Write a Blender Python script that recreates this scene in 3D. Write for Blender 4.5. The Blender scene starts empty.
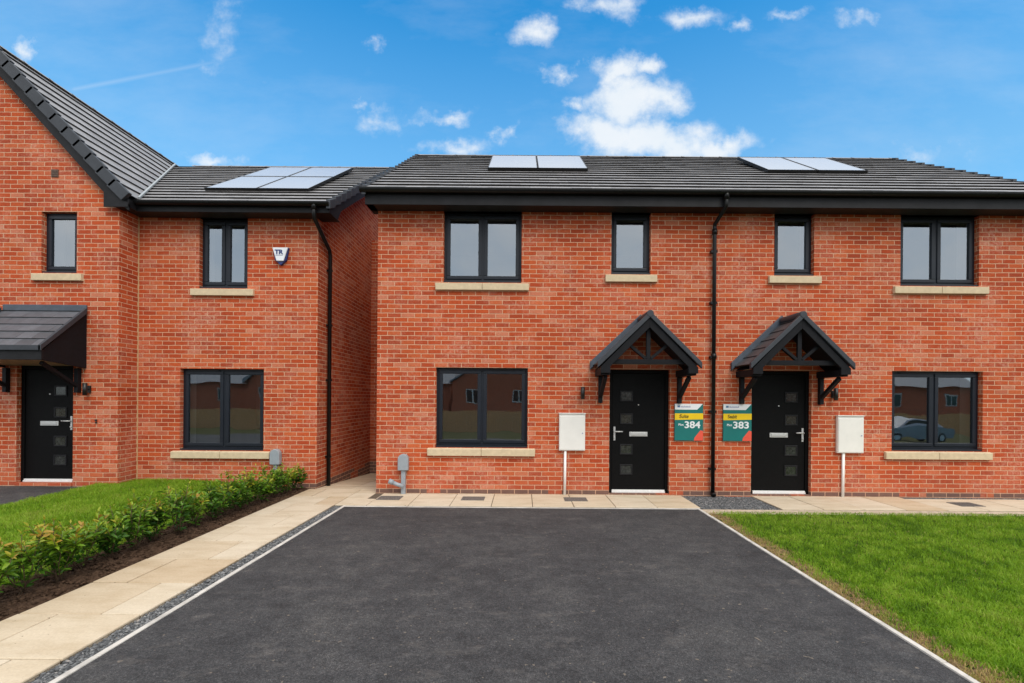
import bpy, bmesh, math, random
import numpy as np
from mathutils import Vector, Matrix

R = math.radians
rnd = random.Random(7)
rng = np.random.default_rng(11)
scene = bpy.context.scene
COL = scene.collection

# ------------------------------------------------------------------ helpers
class MB:
    """collects faces of ONE mesh"""
    def __init__(s):
        s.v = []; s.f = []; s.t = []; s.m = []; s.sm = []
    def face(s, pts, tint=0.5, mat=0, smooth=False):
        b = len(s.v)
        s.v.extend([tuple(p) for p in pts])
        s.f.append(tuple(range(b, b + len(pts)))); s.t.append(tint); s.m.append(mat); s.sm.append(smooth)
    def hexa(s, p, tint=0.5, mat=0):
        # p: 8 points, bottom ring 0-3 (ccw seen from above), top ring 4-7
        b = len(s.v); s.v.extend([tuple(q) for q in p])
        for q in ((0, 3, 2, 1), (4, 5, 6, 7), (0, 1, 5, 4), (1, 2, 6, 5), (2, 3, 7, 6), (3, 0, 4, 7)):
            s.f.append(tuple(b + i for i in q)); s.t.append(tint); s.m.append(mat); s.sm.append(False)
    def box(s, x0, x1, y0, y1, z0, z1, tint=0.5, mat=0):
        s.hexa([(x0, y0, z0), (x1, y0, z0), (x1, y1, z0), (x0, y1, z0),
                (x0, y0, z1), (x1, y0, z1), (x1, y1, z1), (x0, y1, z1)], tint, mat)
    def prism_xz(s, poly, y0, y1, tint=0.5, mat=0):
        n = len(poly); b = len(s.v)
        s.v.extend([(x, y0, z) for x, z in poly]); s.v.extend([(x, y1, z) for x, z in poly])
        fs = [tuple(b + i for i in range(n)), tuple(b + n + i for i in reversed(range(n)))]
        for i in range(n):
            j = (i + 1) % n
            fs.append((b + j, b + i, b + n + i, b + n + j))
        for q in fs:
            s.f.append(q); s.t.append(tint); s.m.append(mat); s.sm.append(False)
    def prism_yz(s, poly, x0, x1, tint=0.5, mat=0):
        n = len(poly); b = len(s.v)
        s.v.extend([(x0, y, z) for y, z in poly]); s.v.extend([(x1, y, z) for y, z in poly])
        fs = [tuple(b + i for i in range(n)), tuple(b + n + i for i in reversed(range(n)))]
        for i in range(n):
            j = (i + 1) % n
            fs.append((b + j, b + i, b + n + i, b + n + j))
        for q in fs:
            s.f.append(q); s.t.append(tint); s.m.append(mat); s.sm.append(False)
    def beam(s, a, b, w, h, up=(0, 0, 1), tint=0.5):
        a = Vector(a); b = Vector(b); d = (b - a).normalized(); up = Vector(up)
        sd = d.cross(up).normalized(); u = sd.cross(d).normalized()
        q = []
        for o in (-u * h / 2, u * h / 2):
            for e, k in ((a, -1), (b, -1), (b, 1), (a, 1)):
                q.append(e + sd * (k * w / 2) + o)
        s.hexa(q, tint)
    def tube(s, pts, r, n=12, cap=True):
        pts = [Vector(p) for p in pts]
        rs = r if isinstance(r, (list, tuple)) else [r] * len(pts)
        rings = []
        for i, p in enumerate(pts):
            d = (pts[min(i + 1, len(pts) - 1)] - pts[max(i - 1, 0)]).normalized()
            up = Vector((0, 0, 1)) if abs(d.z) < .95 else Vector((0, 1, 0))
            a = d.cross(up).normalized(); c = a.cross(d)
            b = len(s.v)
            for k in range(n):
                t = 2 * math.pi * k / n
                s.v.append(tuple(p + (a * math.cos(t) + c * math.sin(t)) * rs[i]))
            rings.append(b)
        for i in range(len(pts) - 1):
            for k in range(n):
                s.f.append((rings[i] + k, rings[i] + (k + 1) % n, rings[i + 1] + (k + 1) % n, rings[i + 1] + k))
                s.t.append(.5); s.m.append(0); s.sm.append(True)
        if cap:
            s.f.append(tuple(rings[0] + k for k in reversed(range(n)))); s.f.append(tuple(rings[-1] + k for k in range(n)))
            s.t += [.5, .5]; s.m += [0, 0]; s.sm += [False, False]
    def build(s, name, mats, parent=None, bevel=0, origin=None, uv=True, recalc=False):
        me = bpy.data.meshes.new(name)
        o0 = Vector(origin) if origin is not None else Vector((0, 0, 0))
        vv = [(x - o0.x, y - o0.y, z - o0.z) for x, y, z in s.v]
        me.from_pydata(vv, [], s.f)
        at = me.attributes.new('tint', 'FLOAT', 'FACE'); at.data.foreach_set('value', s.t)
        me.polygons.foreach_set('material_index', s.m)
        me.polygons.foreach_set('use_smooth', s.sm)
        if recalc:
            bm = bmesh.new(); bm.from_mesh(me); bmesh.ops.recalc_face_normals(bm, faces=bm.faces); bm.to_mesh(me); bm.free()
        me.update()
        if uv:
            ul = me.uv_layers.new(name='UVMap')
            for p in me.polygons:
                n = p.normal
                for li in p.loop_indices:
                    x, y, z = s.v[me.loops[li].vertex_index]
                    if abs(n.z) > .8: ul.data[li].uv = (x, y)
                    elif abs(n.x) > abs(n.y): ul.data[li].uv = (y + .05, z)
                    else: ul.data[li].uv = (x, z)
        if not isinstance(mats, (list, tuple)): mats = [mats]
        for m in mats: me.materials.append(m)
        o = bpy.data.objects.new(name, me); COL.objects.link(o)
        o.location = o0
        if parent is not None: adopt(o, parent)
        if bevel:
            b = o.modifiers.new('edge', 'BEVEL'); b.width = bevel; b.segments = 2; b.limit_method = 'ANGLE'; b.angle_limit = R(40)
        return o

WORLD_LOC = {}
def wloc(o):
    l = Vector(o.location)
    return l
def adopt(o, parent):
    o.parent = parent
    o.matrix_parent_inverse = Matrix.Translation(-WORLD_LOC.get(parent.name, Vector(parent.location)))
    WORLD_LOC[o.name] = Vector(o.location)

def tag(o, label=None, cat=None, group=None, kind=None):
    if label: o['label'] = label
    if cat: o['category'] = cat
    if group: o['group'] = group
    if kind: o['kind'] = kind
    return o
def empty(name, loc, label, cat, group=None):
    o = bpy.data.objects.new(name, None); COL.objects.link(o); o.location = loc
    o.empty_display_size = .1
    return tag(o, label, cat, group)

# ------------------------------------------------------------------ materials
def newmat(name):
    m = bpy.data.materials.new(name); m.use_nodes = True
    nt = m.node_tree; nt.nodes.clear()
    out = nt.nodes.new('ShaderNodeOutputMaterial')
    b = nt.nodes.new('ShaderNodeBsdfPrincipled')
    nt.links.new(b.outputs[0], out.inputs[0])
    return m, nt, b, out
def N(nt, typ, **kw):
    n = nt.nodes.new(typ)
    for k, v in kw.items():
        if k.startswith('i_'):
            key = k[2:]
            key = int(key) if key.isdigit() else key
            n.inputs[key].default_value = v
        else: setattr(n, k, v)
    return n
def ramp(nt, stops, fac=None):
    n = nt.nodes.new('ShaderNodeValToRGB')
    el = n.color_ramp.elements
    while len(el) > 1: el.remove(el[-1])
    el[0].position = stops[0][0]; el[0].color = (*stops[0][1], 1) if len(stops[0][1]) == 3 else stops[0][1]
    for p, c in stops[1:]:
        e = el.new(p); e.color = (*c, 1)
    if fac is not None: nt.links.new(fac, n.inputs[0])
    return n
def mixc(nt, a, b, fac, mode='MIX'):
    n = nt.nodes.new('ShaderNodeMix'); n.data_type = 'RGBA'; n.blend_type = mode
    for val, idx in ((fac, 0), (a, 6), (b, 7)):
        if hasattr(val, 'is_linked'): nt.links.new(val, n.inputs[idx])
        else: n.inputs[idx].default_value = val if idx == 0 else ((*val, 1) if len(val) == 3 else val)
    return n.outputs[2]
def math_n(nt, op, a, b=None, clamp=False):
    n = nt.nodes.new('ShaderNodeMath'); n.operation = op; n.use_clamp = clamp
    for i, v in enumerate((a, b)):
        if v is None: continue
        if hasattr(v, 'is_linked'): nt.links.new(v, n.inputs[i])
        else: n.inputs[i].default_value = v
    return n.outputs[0]
def pos(nt):
    return nt.nodes.new('ShaderNodeNewGeometry').outputs['Position']
def noise(nt, vec, scale, detail=4, rough=.55, out='Fac', scl=None):
    if scl is not None:
        mp = N(nt, 'ShaderNodeMapping'); mp.inputs['Scale'].default_value = scl
        nt.links.new(vec, mp.inputs[0]); vec = mp.outputs[0]
    n = N(nt, 'ShaderNodeTexNoise'); n.inputs['Scale'].default_value = scale
    n.inputs['Detail'].default_value = detail; n.inputs['Roughness'].default_value = rough
    nt.links.new(vec, n.inputs['Vector'])
    return n.outputs[out]
def bump(nt, bsdf, h, strength=.3, dist=.01):
    b = N(nt, 'ShaderNodeBump'); b.inputs['Strength'].default_value = strength; b.inputs['Distance'].default_value = dist
    nt.links.new(h, b.inputs['Height']); nt.links.new(b.outputs[0], bsdf.inputs['Normal'])

def simple(name, col, rough=.5, var=.12, scale=18, metal=0, spec=.5, bmp=0, streak=None):
    m, nt, b, o = newmat(name)
    P = pos(nt)
    n = noise(nt, P, scale, 5, .6)
    lo = tuple(c * (1 - var) for c in col); hi = tuple(min(1, c * (1 + var)) for c in col)
    r = ramp(nt, [(.3, lo), (.7, hi)], n)
    nt.links.new(r.outputs[0], b.inputs['Base Color'])
    n2 = noise(nt, P, scale * .35, 4, .6)
    rr = math_n(nt, 'ADD', math_n(nt, 'MULTIPLY', n2, .25), rough - .125)
    nt.links.new(rr, b.inputs['Roughness'])
    b.inputs['Metallic'].default_value = metal
    b.inputs['Specular IOR Level'].default_value = spec
    if bmp: bump(nt, b, noise(nt, P, scale * 4, 3, .6), bmp, .004)
    return m

def brick_mat(name, dark=1.0, dpc=True):
    m, nt, b, o = newmat(name)
    uv = N(nt, 'ShaderNodeUVMap').outputs[0]
    P = pos(nt)
    # slight wander of the courses so joints are not ruler straight
    wob = N(nt, 'ShaderNodeTexNoise'); wob.inputs['Scale'].default_value = 5.0; wob.inputs['Detail'].default_value = 2
    nt.links.new(uv, wob.inputs['Vector'])
    sub = N(nt, 'ShaderNodeVectorMath', operation='SUBTRACT'); nt.links.new(wob.outputs['Color'], sub.inputs[0]); sub.inputs[1].default_value = (.5, .5, .5)
    sc = N(nt, 'ShaderNodeVectorMath', operation='MULTIPLY'); nt.links.new(sub.outputs[0], sc.inputs[0]); sc.inputs[1].default_value = (.016, .011, 0)
    ad = N(nt, 'ShaderNodeVectorMath', operation='ADD'); nt.links.new(uv, ad.inputs[0]); nt.links.new(sc.outputs[0], ad.inputs[1])
    br = N(nt, 'ShaderNodeTexBrick'); br.offset = .5; br.squash = 1
    for k, v in (('Scale', 1), ('Mortar Size', .0066), ('Mortar Smooth', .35), ('Bias', 0), ('Brick Width', .225), ('Row Height', .075)):
        br.inputs[k].default_value = v
    br.inputs['Color1'].default_value = (0, 0, 0, 1); br.inputs['Color2'].default_value = (1, 1, 1, 1); br.inputs['Mortar'].default_value = (.5, .5, .5, 1)
    nt.links.new(ad.outputs[0], br.inputs['Vector'])
    k = dark
    cr = ramp(nt, [(0, (.37*k, .056*k, .019*k)), (.15, (.44*k, .066*k, .020*k)), (.45, (.49*k, .076*k, .021*k)), (.66, (.525*k, .092*k, .026*k)),
                   (.88, (.565*k, .125*k, .043*k)), (.95, (.58*k, .19*k, .105*k)), (1, (.45*k, .076*k, .03*k))], br.outputs['Color'])
    # dragged streaks on the brick face
    st = noise(nt, uv, 1, 5, .65, scl=(26, 150, 1))
    c1 = mixc(nt, cr.outputs[0], ramp(nt, [(.28, (.62, .54, .50)), (.5, (1, 1, 1)), (.72, (1.18, 1.32, 1.38))], st).outputs[0], .95, 'MULTIPLY')
    # lime bloom: pale patches, stronger lower on some areas
    ef = noise(nt, uv, 1.5, 7, .72)
    ef2 = noise(nt, uv, 22, 4, .7)
    efm = math_n(nt, 'MULTIPLY', ramp(nt, [(.46, (0, 0, 0)), (.68, (1, 1, 1))], ef).outputs[0], ramp(nt, [(.4, (0, 0, 0)), (.68, (1, 1, 1))], ef2).outputs[0])
    c2 = mixc(nt, c1, (.68, .36, .265), math_n(nt, 'MULTIPLY', efm, .9))
    # general low contrast soot / weather
    wv = noise(nt, uv, .9, 4, .6)
    c3 = mixc(nt, c2, ramp(nt, [(.3, (.84, .82, .82)), (.7, (1.1, 1.1, 1.1))], wv).outputs[0], 1.0, 'MULTIPLY')
    mn = noise(nt, uv, 40, 3, .6)
    mort = ramp(nt, [(.3, (.58, .325, .20)), (.7, (.74, .475, .32))], mn)
    c4 = mixc(nt, c3, mort.outputs[0], br.outputs['Fac'])
    if dpc:
        # engineering bricks in the lowest course, patchy where the path level shows them
        sx = N(nt, 'ShaderNodeSeparateXYZ'); nt.links.new(P, sx.inputs[0])
        z = sx.outputs[2]
        low = math_n(nt, 'LESS_THAN', z, .068)
        pn = N(nt, 'ShaderNodeTexNoise'); pn.inputs['Scale'].default_value = 1.0; pn.inputs['Detail'].default_value = 1
        snap = N(nt, 'ShaderNodeVectorMath', operation='SNAP'); nt.links.new(uv, snap.inputs[0]); snap.inputs[1].default_value = (.225, 10, 1)
        nt.links.new(snap.outputs[0], pn.inputs['Vector'])
        pres = math_n(nt, 'GREATER_THAN', pn.outputs['Fac'], .44)
        notm = math_n(nt, 'SUBTRACT', 1.0, br.outputs['Fac'])
        f = math_n(nt, 'MULTIPLY', math_n(nt, 'MULTIPLY', low, pres), notm)
        c4 = mixc(nt, c4, (.075, .07, .068), math_n(nt, 'MULTIPLY', f, .85))
        dirt = N(nt, 'ShaderNodeMapRange'); dirt.inputs[1].default_value = .0; dirt.inputs[2].default_value = .5; dirt.inputs[3].default_value = .35; dirt.inputs[4].default_value = 0
        nt.links.new(z, dirt.inputs[0])
        c4 = mixc(nt, c4, (.36, .20, .14), math_n(nt, 'MULTIPLY', dirt.outputs[0], noise(nt, uv, 6, 4, .6)))
    nt.links.new(c4, b.inputs['Base Color'])
    b.inputs['Roughness'].default_value = .86; b.inputs['Specular IOR Level'].default_value = .25
    h = math_n(nt, 'ADD', math_n(nt, 'MULTIPLY', br.outputs['Fac'], -1.0), math_n(nt, 'MULTIPLY', noise(nt, uv, 1, 5, .7, scl=(60, 200, 1)), .5))
    bump(nt, b, h, .8, .008)
    return m

def tinted(name, stops, rough=.5, nscale=20, nvar=.35, spec=.5, bmp=.25, scl=None):
    m, nt, b, o = newmat(name)
    a = N(nt, 'ShaderNodeAttribute'); a.attribute_name = 'tint'
    P = pos(nt)
    r = ramp(nt, stops, a.outputs['Fac'])
    n = noise(nt, P, nscale, 5, .65, scl=scl)
    c = mixc(nt, r.outputs[0], ramp(nt, [(.25, (1 - nvar,) * 3), (.75, (1 + nvar,) * 3)], n).outputs[0], 1, 'MULTIPLY')
    nt.links.new(c, b.inputs['Base Color'])
    b.inputs['Roughness'].default_value = rough; b.inputs['Specular IOR Level'].default_value = spec
    if bmp: bump(nt, b, noise(nt, P, nscale * 4, 4, .65), bmp, .004)
    return m

M = {}
M['brick'] = brick_mat('red_facing_brick')
M['brick_far'] = simple('far_brick', (.44, .125, .06), .9, .2, 6)
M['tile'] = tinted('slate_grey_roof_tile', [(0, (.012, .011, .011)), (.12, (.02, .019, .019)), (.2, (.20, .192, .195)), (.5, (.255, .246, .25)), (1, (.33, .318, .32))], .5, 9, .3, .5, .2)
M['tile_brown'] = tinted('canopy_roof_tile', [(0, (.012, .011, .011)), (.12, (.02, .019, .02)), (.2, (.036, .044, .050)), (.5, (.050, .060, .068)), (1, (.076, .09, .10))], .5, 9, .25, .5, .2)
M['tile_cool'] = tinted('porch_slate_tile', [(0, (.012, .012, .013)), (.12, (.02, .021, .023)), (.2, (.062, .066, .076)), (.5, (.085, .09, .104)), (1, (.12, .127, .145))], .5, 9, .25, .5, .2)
M['trim'] = simple('anthracite_trim', (.0095, .0095, .0115), .55, .25, 9, spec=.25)
M['verge'] = simple('dry_verge_plastic', (.030, .035, .045), .55, .15, 12)
M['frame'] = simple('anthracite_window_frame', (.0095, .013, .021), .42, .12, 10, spec=.35)
M['gutter'] = simple('black_gutter_plastic', (.006, .006, .0065), .38, .25, 14, spec=.3)
M['soffit'] = simple('dark_soffit', (.009, .0085, .0085), .6, .2, 8)
M['canopy'] = simple('dark_painted_timber', (.0065, .007, .0095), .6, .25, 14, spec=.2, bmp=.1)
M['lead'] = simple('lead_flashing', (.06, .075, .10), .5, .2, 12)
M['valley'] = simple('pale_valley_trim', (.33, .36, .38), .45, .1, 12)
M['stone'] = simple('cast_stone_sill', (.62, .50, .335), .8, .1, 14, spec=.2, bmp=.15)
M['sealant'] = simple('buff_sealant', (.52, .35, .18), .7, .1, 20)
M['doorleaf'] = simple('black_door_skin', (.0032, .0032, .0036), .55, .3, 30, spec=.12, bmp=.12)
M['steel'] = simple('brushed_steel', (.60, .60, .60), .38, .04, 8, metal=.45)
M['alu'] = simple('aluminium_threshold', (.80, .80, .80), .45, .06, 20, metal=.2)
M['white_box'] = simple('white_cabinet_plastic', (.80, .785, .745), .5, .04, 5)
M['white_pipe'] = simple('white_plastic_pipe', (.84, .83, .81), .4, .04, 8)
M['grey_pvc'] = simple('grey_plastic', (.30, .335, .37), .45, .08, 10)
M['black'] = simple('black_metal', (.012, .012, .012), .4, .2, 15)
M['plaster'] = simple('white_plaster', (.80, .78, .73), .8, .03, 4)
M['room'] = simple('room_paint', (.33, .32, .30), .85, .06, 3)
M['kerb'] = simple('pale_concrete_edging', (.56, .53, .49), .85, .24, 7, spec=.2, bmp=.25)
M['haunch'] = simple('sandy_concrete', (.50, .41, .31), .9, .25, 14, spec=.2, bmp=.4)
M['timber_soffit'] = simple('pale_timber', (.42, .29, .17), .6, .15, 8)
M['ventbrick'] = simple('terracotta_vent', (.12, .075, .055), .7, .2, 40)

def path_mat():
    m, nt, b, o = newmat('buff_riven_flag')
    a = N(nt, 'ShaderNodeAttribute'); a.attribute_name = 'tint'
    P = pos(nt)
    r = ramp(nt, [(0, (.55, .435, .30)), (.35, (.61, .51, .375)), (.7, (.64, .555, .43)), (1, (.58, .46, .32))], a.outputs['Fac'])
    n = noise(nt, P, 3.4, 6, .65, scl=(.6, 1.6, 1))
    c = mixc(nt, r.outputs[0], ramp(nt, [(.3, (.84, .80, .74)), (.55, (1, 1, 1)), (.75, (1.07, 1.07, 1.08))], n).outputs[0], 1, 'MULTIPLY')
    n2 = noise(nt, P, 60, 4, .7)
    c = mixc(nt, c, ramp(nt, [(.3, (.90, .89, .88)), (.6, (1.03, 1.03, 1.03))], n2).outputs[0], 1, 'MULTIPLY')
    sp = noise(nt, P, 33, 2, .4)
    c = mixc(nt, c, (.16, .11, .07), ramp(nt, [(.72, (0, 0, 0)), (.76, (.8, .8, .8))], sp).outputs[0])
    nt.links.new(c, b.inputs['Base Color'])
    b.inputs['Roughness'].default_value = .82; b.inputs['Specular IOR Level'].default_value = .25
    h = math_n(nt, 'ADD', noise(nt, P, 9, 5, .6), math_n(nt, 'MULTIPLY', n2, .25))
    bump(nt, b, h, .3, .012)
    return m
M['flag'] = path_mat()
M['joint'] = simple('flag_joint_mortar', (.13, .105, .08), .95, .2, 30, spec=.1)

def tarmac_mat():
    m, nt, b, o = newmat('tarmac')
    P = pos(nt)
    big = noise(nt, P, .9, 5, .6, scl=(1, .8, 1))
    c = ramp(nt, [(.3, (.043, .0435, .047)), (.5, (.055, .0555, .0595)), (.72, (.077, .0765, .078))], big).outputs[0]
    mid = noise(nt, P, 9, 6, .72)
    c = mixc(nt, c, ramp(nt, [(.25, (.72, .72, .73)), (.5, (1, 1, 1)), (.78, (1.36, 1.33, 1.31))], mid).outputs[0], 1, 'MULTIPLY')
    vo = N(nt, 'ShaderNodeTexVoronoi'); vo.inputs['Scale'].default_value = 190; nt.links.new(P, vo.inputs['Vector'])
    hs = N(nt, 'ShaderNodeSeparateColor'); nt.links.new(vo.outputs['Color'], hs.inputs[0])
    c = mixc(nt, c, ramp(nt, [(0, (.5, .5, .5)), (.6, (1, 1, 1)), (.9, (1.35, 1.33, 1.3)), (1, (2.1, 2.0, 1.9))], hs.outputs[0]).outputs[0], 1, 'MULTIPLY')
    patch = noise(nt, P, 2.6, 6, .72, scl=(1, 1.5, 1))
    c = mixc(nt, c, ramp(nt, [(.3, (.70, .69, .70)), (.5, (1, 1, 1)), (.7, (1.28, 1.25, 1.21))], patch).outputs[0], 1, 'MULTIPLY')
    fine = noise(nt, P, 45, 4, .75)
    c = mixc(nt, c, ramp(nt, [(.3, (.6, .6, .6)), (.7, (1.35, 1.35, 1.35))], fine).outputs[0], 1, 'MULTIPLY')
    # pale dust scuffs
    du = noise(nt, P, 2.3, 6, .75, scl=(1, 1.9, 1))
    c = mixc(nt, c, (.20, .18, .165), ramp(nt, [(.56, (0, 0, 0)), (.76, (.5, .5, .5))], du).outputs[0])
    pit = noise(nt, P, 27, 2, .4)
    c = mixc(nt, c, (.24, .20, .16), ramp(nt, [(.735, (0, 0, 0)), (.75, (.7, .7, .7))], pit).outputs[0])
    nt.links.new(c, b.inputs['Base Color'])
    b.inputs['Roughness'].default_value = .8; b.inputs['Specular IOR Level'].default_value = .35
    h = math_n(nt, 'ADD', math_n(nt, 'MULTIPLY', vo.outputs['Distance'], 1.0), math_n(nt, 'MULTIPLY', mid, 1.2))
    bump(nt, b, h, .7, .006)
    return m
M['tarmac'] = tarmac_mat()

def soil_mat(name, a, c_, scale):
    m, nt, b, o = newmat(name)
    P = pos(nt)
    n = noise(nt, P, scale, 7, .75)
    r = ramp(nt, [(.3, a), (.7, c_)], n)
    nt.links.new(r.outputs[0], b.inputs['Base Color']); b.inputs['Roughness'].default_value = .95; b.inputs['Specular IOR Level'].default_value = .1
    bump(nt, b, noise(nt, P, scale * 1.6, 6, .75), .9, .03)
    return m
M['soil'] = soil_mat('dark_bed_soil', (.022, .012, .008), (.15, .092, .06), 22)
M['turfbase'] = soil_mat('turf_base', (.02, .035, .008), (.05, .075, .02), 20)
M['dryturf'] = soil_mat('dry_turf_edge', (.05, .033, .02), (.38, .26, .13), 18)
M['ground'] = soil_mat('open_ground', (.05, .055, .018), (.10, .095, .04), 2)
M['stonechip'] = tinted('slate_gravel', [(0, (.04, .042, .046)), (.5, (.12, .125, .13)), (.85, (.26, .26, .26)), (1, (.33, .27, .22))], .75, 40, .3, .3, .2)

def leafmat(name, stops, trans=.35, rough=.45):
    m, nt, b, o = newmat(name)
    a = N(nt, 'ShaderNodeAttribute'); a.attribute_name = 'tint'
    r = ramp(nt, stops, a.outputs['Fac'])
    nt.links.new(r.outputs[0], b.inputs['Base Color'])
    b.inputs['Roughness'].default_value = rough; b.inputs['Specular IOR Level'].default_value = .35
    t = N(nt, 'ShaderNodeBsdfTranslucent'); nt.links.new(r.outputs[0], t.inputs[0])
    mx = N(nt, 'ShaderNodeMixShader'); mx.inputs[0].default_value = trans
    nt.links.new(b.outputs[0], mx.inputs[1]); nt.links.new(t.outputs[0], mx.inputs[2])
    nt.links.new(mx.outputs[0], o.inputs[0])
    return m
M['grass'] = leafmat('grass_blade', [(0, (.075, .17, .005)), (.25, (.155, .31, .008)), (.5, (.25, .43, .018)), (.7, (.36, .52, .05)), (.84, (.28, .34, .05)), (.9, (.46, .34, .13)), (1, (.58, .41, .19))], .4, .6)
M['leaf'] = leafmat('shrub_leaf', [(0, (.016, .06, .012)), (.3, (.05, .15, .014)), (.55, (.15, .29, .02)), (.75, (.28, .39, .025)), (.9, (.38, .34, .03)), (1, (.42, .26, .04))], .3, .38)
M['stem'] = simple('shrub_stem', (.09, .055, .03), .8, .2, 30)

def glass_mat():
    m, nt, b, o = newmat('double_glazing')
    nt.nodes.remove(b)
    tr = N(nt, 'ShaderNodeBsdfTransparent'); tr.inputs[0].default_value = (.88, .90, .90, 1)
    gl = N(nt, 'ShaderNodeBsdfGlossy'); gl.inputs['Roughness'].default_value = .012; gl.inputs[0].default_value = (.86, .93, 1, 1)
    P = pos(nt)
    bp = N(nt, 'ShaderNodeBump'); bp.inputs['Strength'].default_value = .085; bp.inputs['Distance'].default_value = .02
    nt.links.new(noise(nt, P, 2.2, 1, .4), bp.inputs['Height']); nt.links.new(bp.outputs[0], gl.inputs['Normal'])
    lw = N(nt, 'ShaderNodeFresnel'); lw.inputs['IOR'].default_value = 1.5
    f = math_n(nt, 'ADD', math_n(nt, 'MULTIPLY', lw.outputs[0], .75), .27, clamp=True)
    mx = N(nt, 'ShaderNodeMixShader'); nt.links.new(f, mx.inputs[0])
    nt.links.new(tr.outputs[0], mx.inputs[1]); nt.links.new(gl.outputs[0], mx.inputs[2]); nt.links.new(mx.outputs[0], o.inputs[0])
    return m
M['glass'] = glass_mat()
def solar_mat():
    m, nt, b, o = newmat('solar_glass')
    uv = N(nt, 'ShaderNodeUVMap').outputs[0]
    b.inputs['Base Color'].default_value = (.03, .035, .05, 1)
    b.inputs['Roughness'].default_value = .30
    b.inputs['Coat Weight'].default_value = 1; b.inputs['Coat Roughness'].default_value = .17; b.inputs['Coat IOR'].default_value = 3.0
    b.inputs['IOR'].default_value = 2.2; b.inputs['Specular IOR Level'].default_value = 1
    br = N(nt, 'ShaderNodeTexBrick'); br.offset = 0
    for k, v in (('Scale', 1), ('Mortar Size', .002), ('Brick Width', .158), ('Row Height', .158)): br.inputs[k].default_value = v
    nt.links.new(uv, br.inputs['Vector'])
    c = mixc(nt, (.21, .22, .245), (.26, .27, .29), br.outputs['Fac'])
    nt.links.new(c, b.inputs['Base Color'])
    return m
M['solar'] = solar_mat()
M['paneglass'] = simple('obscure_pane', (.03, .032, .030), .14, .6, 26, spec=.7)

def flat(name, col, rough=.4):
    return simple(name, col, rough, .04, 6)
M['teal'] = flat('sign_teal', (.0, .15, .14), .55)
M['signwhite'] = flat('sign_white', (.78, .80, .82))
M['signyellow'] = flat('sign_yellow', (.85, .56, .006))
M['coral'] = flat('sign_coral', (.80, .10, .06))
M['signgrey'] = flat('sign_small_print', (.36, .37, .50))
M['signnavy'] = flat('sign_emblem_blue', (.10, .19, .34))
M['signink'] = flat('sign_ink', (.10, .075, .01))
M['signred'] = flat('sign_red_ink', (.55, .08, .01))
M['alarmwhite'] = flat('alarm_white', (.82, .84, .90))
M['alarmblue'] = flat('alarm_blue', (.018, .035, .17))
M['fencewood'] = simple('fence_board', (.64, .31, .125), .8, .25, 8)
M['render'] = simple('cream_render', (.6, .56, .5), .8, .05, 4)
M['carpaint'] = simple('silver_car_paint', (.30, .31, .33), .35, .05, 6, metal=.4)
M['tyre'] = simple('tyre_rubber', (.015, .015, .015), .8, .2, 20)

# ------------------------------------------------------------------ text
def text_mesh(name, body, size, mat, x, y, z, parent, bold=0.0, italic=0.0, width=None, align='LEFT'):
    cu = bpy.data.curves.new(name, 'FONT'); cu.body = body; cu.size = size; cu.offset = bold; cu.shear = italic
    cu.align_x = align; cu.extrude = .0006; cu.resolution_u = 4
    to = bpy.data.objects.new('tmp_text', cu); COL.objects.link(to)
    dg = bpy.context.evaluated_depsgraph_get(); dg.update()
    me = bpy.data.meshes.new_from_object(to.evaluated_get(dg))
    bpy.data.objects.remove(to); bpy.data.curves.remove(cu)
    co = np.empty(len(me.vertices) * 3, np.float32); me.vertices.foreach_get('co', co); co = co.reshape(-1, 3)
    sx = 1.0
    if width:
        sx = width / max(1e-6, co[:, 0].max() - co[:, 0].min())
        co[:, 0] -= co[:, 0].min()
    out = np.stack([co[:, 0] * sx + x, -co[:, 2] + y, co[:, 1] + z], 1)
    me.vertices.foreach_set('co', out.astype(np.float32).ravel()); me.update(); me.name = name
    me.materials.clear(); me.materials.append(mat)
    o = bpy.data.objects.new(name, me); COL.objects.link(o); adopt(o, parent)
    return o

# ------------------------------------------------------------------ wall with openings (facing -Y)
def wall_front(mb, y, x0, x1, z0, z1, ops, depth=.16, top=None):
    xs = sorted({x0, x1, *[v for o in ops for v in o[:2]]}); zs = sorted({z0, z1, *[v for o in ops for v in o[2:4]]})
    for i in range(len(xs) - 1):
        for j in range(len(zs) - 1):
            cx = (xs[i] + xs[i + 1]) / 2; cz = (zs[j] + zs[j + 1]) / 2
            if any(o[0] < cx < o[1] and o[2] < cz < o[3] for o in ops): continue
            mb.face([(xs[i], y, zs[j]), (xs[i + 1], y, zs[j]), (xs[i + 1], y, zs[j + 1]), (xs[i], y, zs[j + 1])])
    for a, b, c, d in ops:
        mb.face([(a, y, c), (a, y, d), (a, y + depth, d), (a, y + depth, c)])
        mb.face([(b, y, d), (b, y, c), (b, y + depth, c), (b, y + depth, d)])
        mb.face([(a, y, d), (b, y, d), (b, y + depth, d), (a, y + depth, d)])
        mb.face([(a, y, c), (a, y + depth, c), (b, y + depth, c), (b, y, c)])

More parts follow.
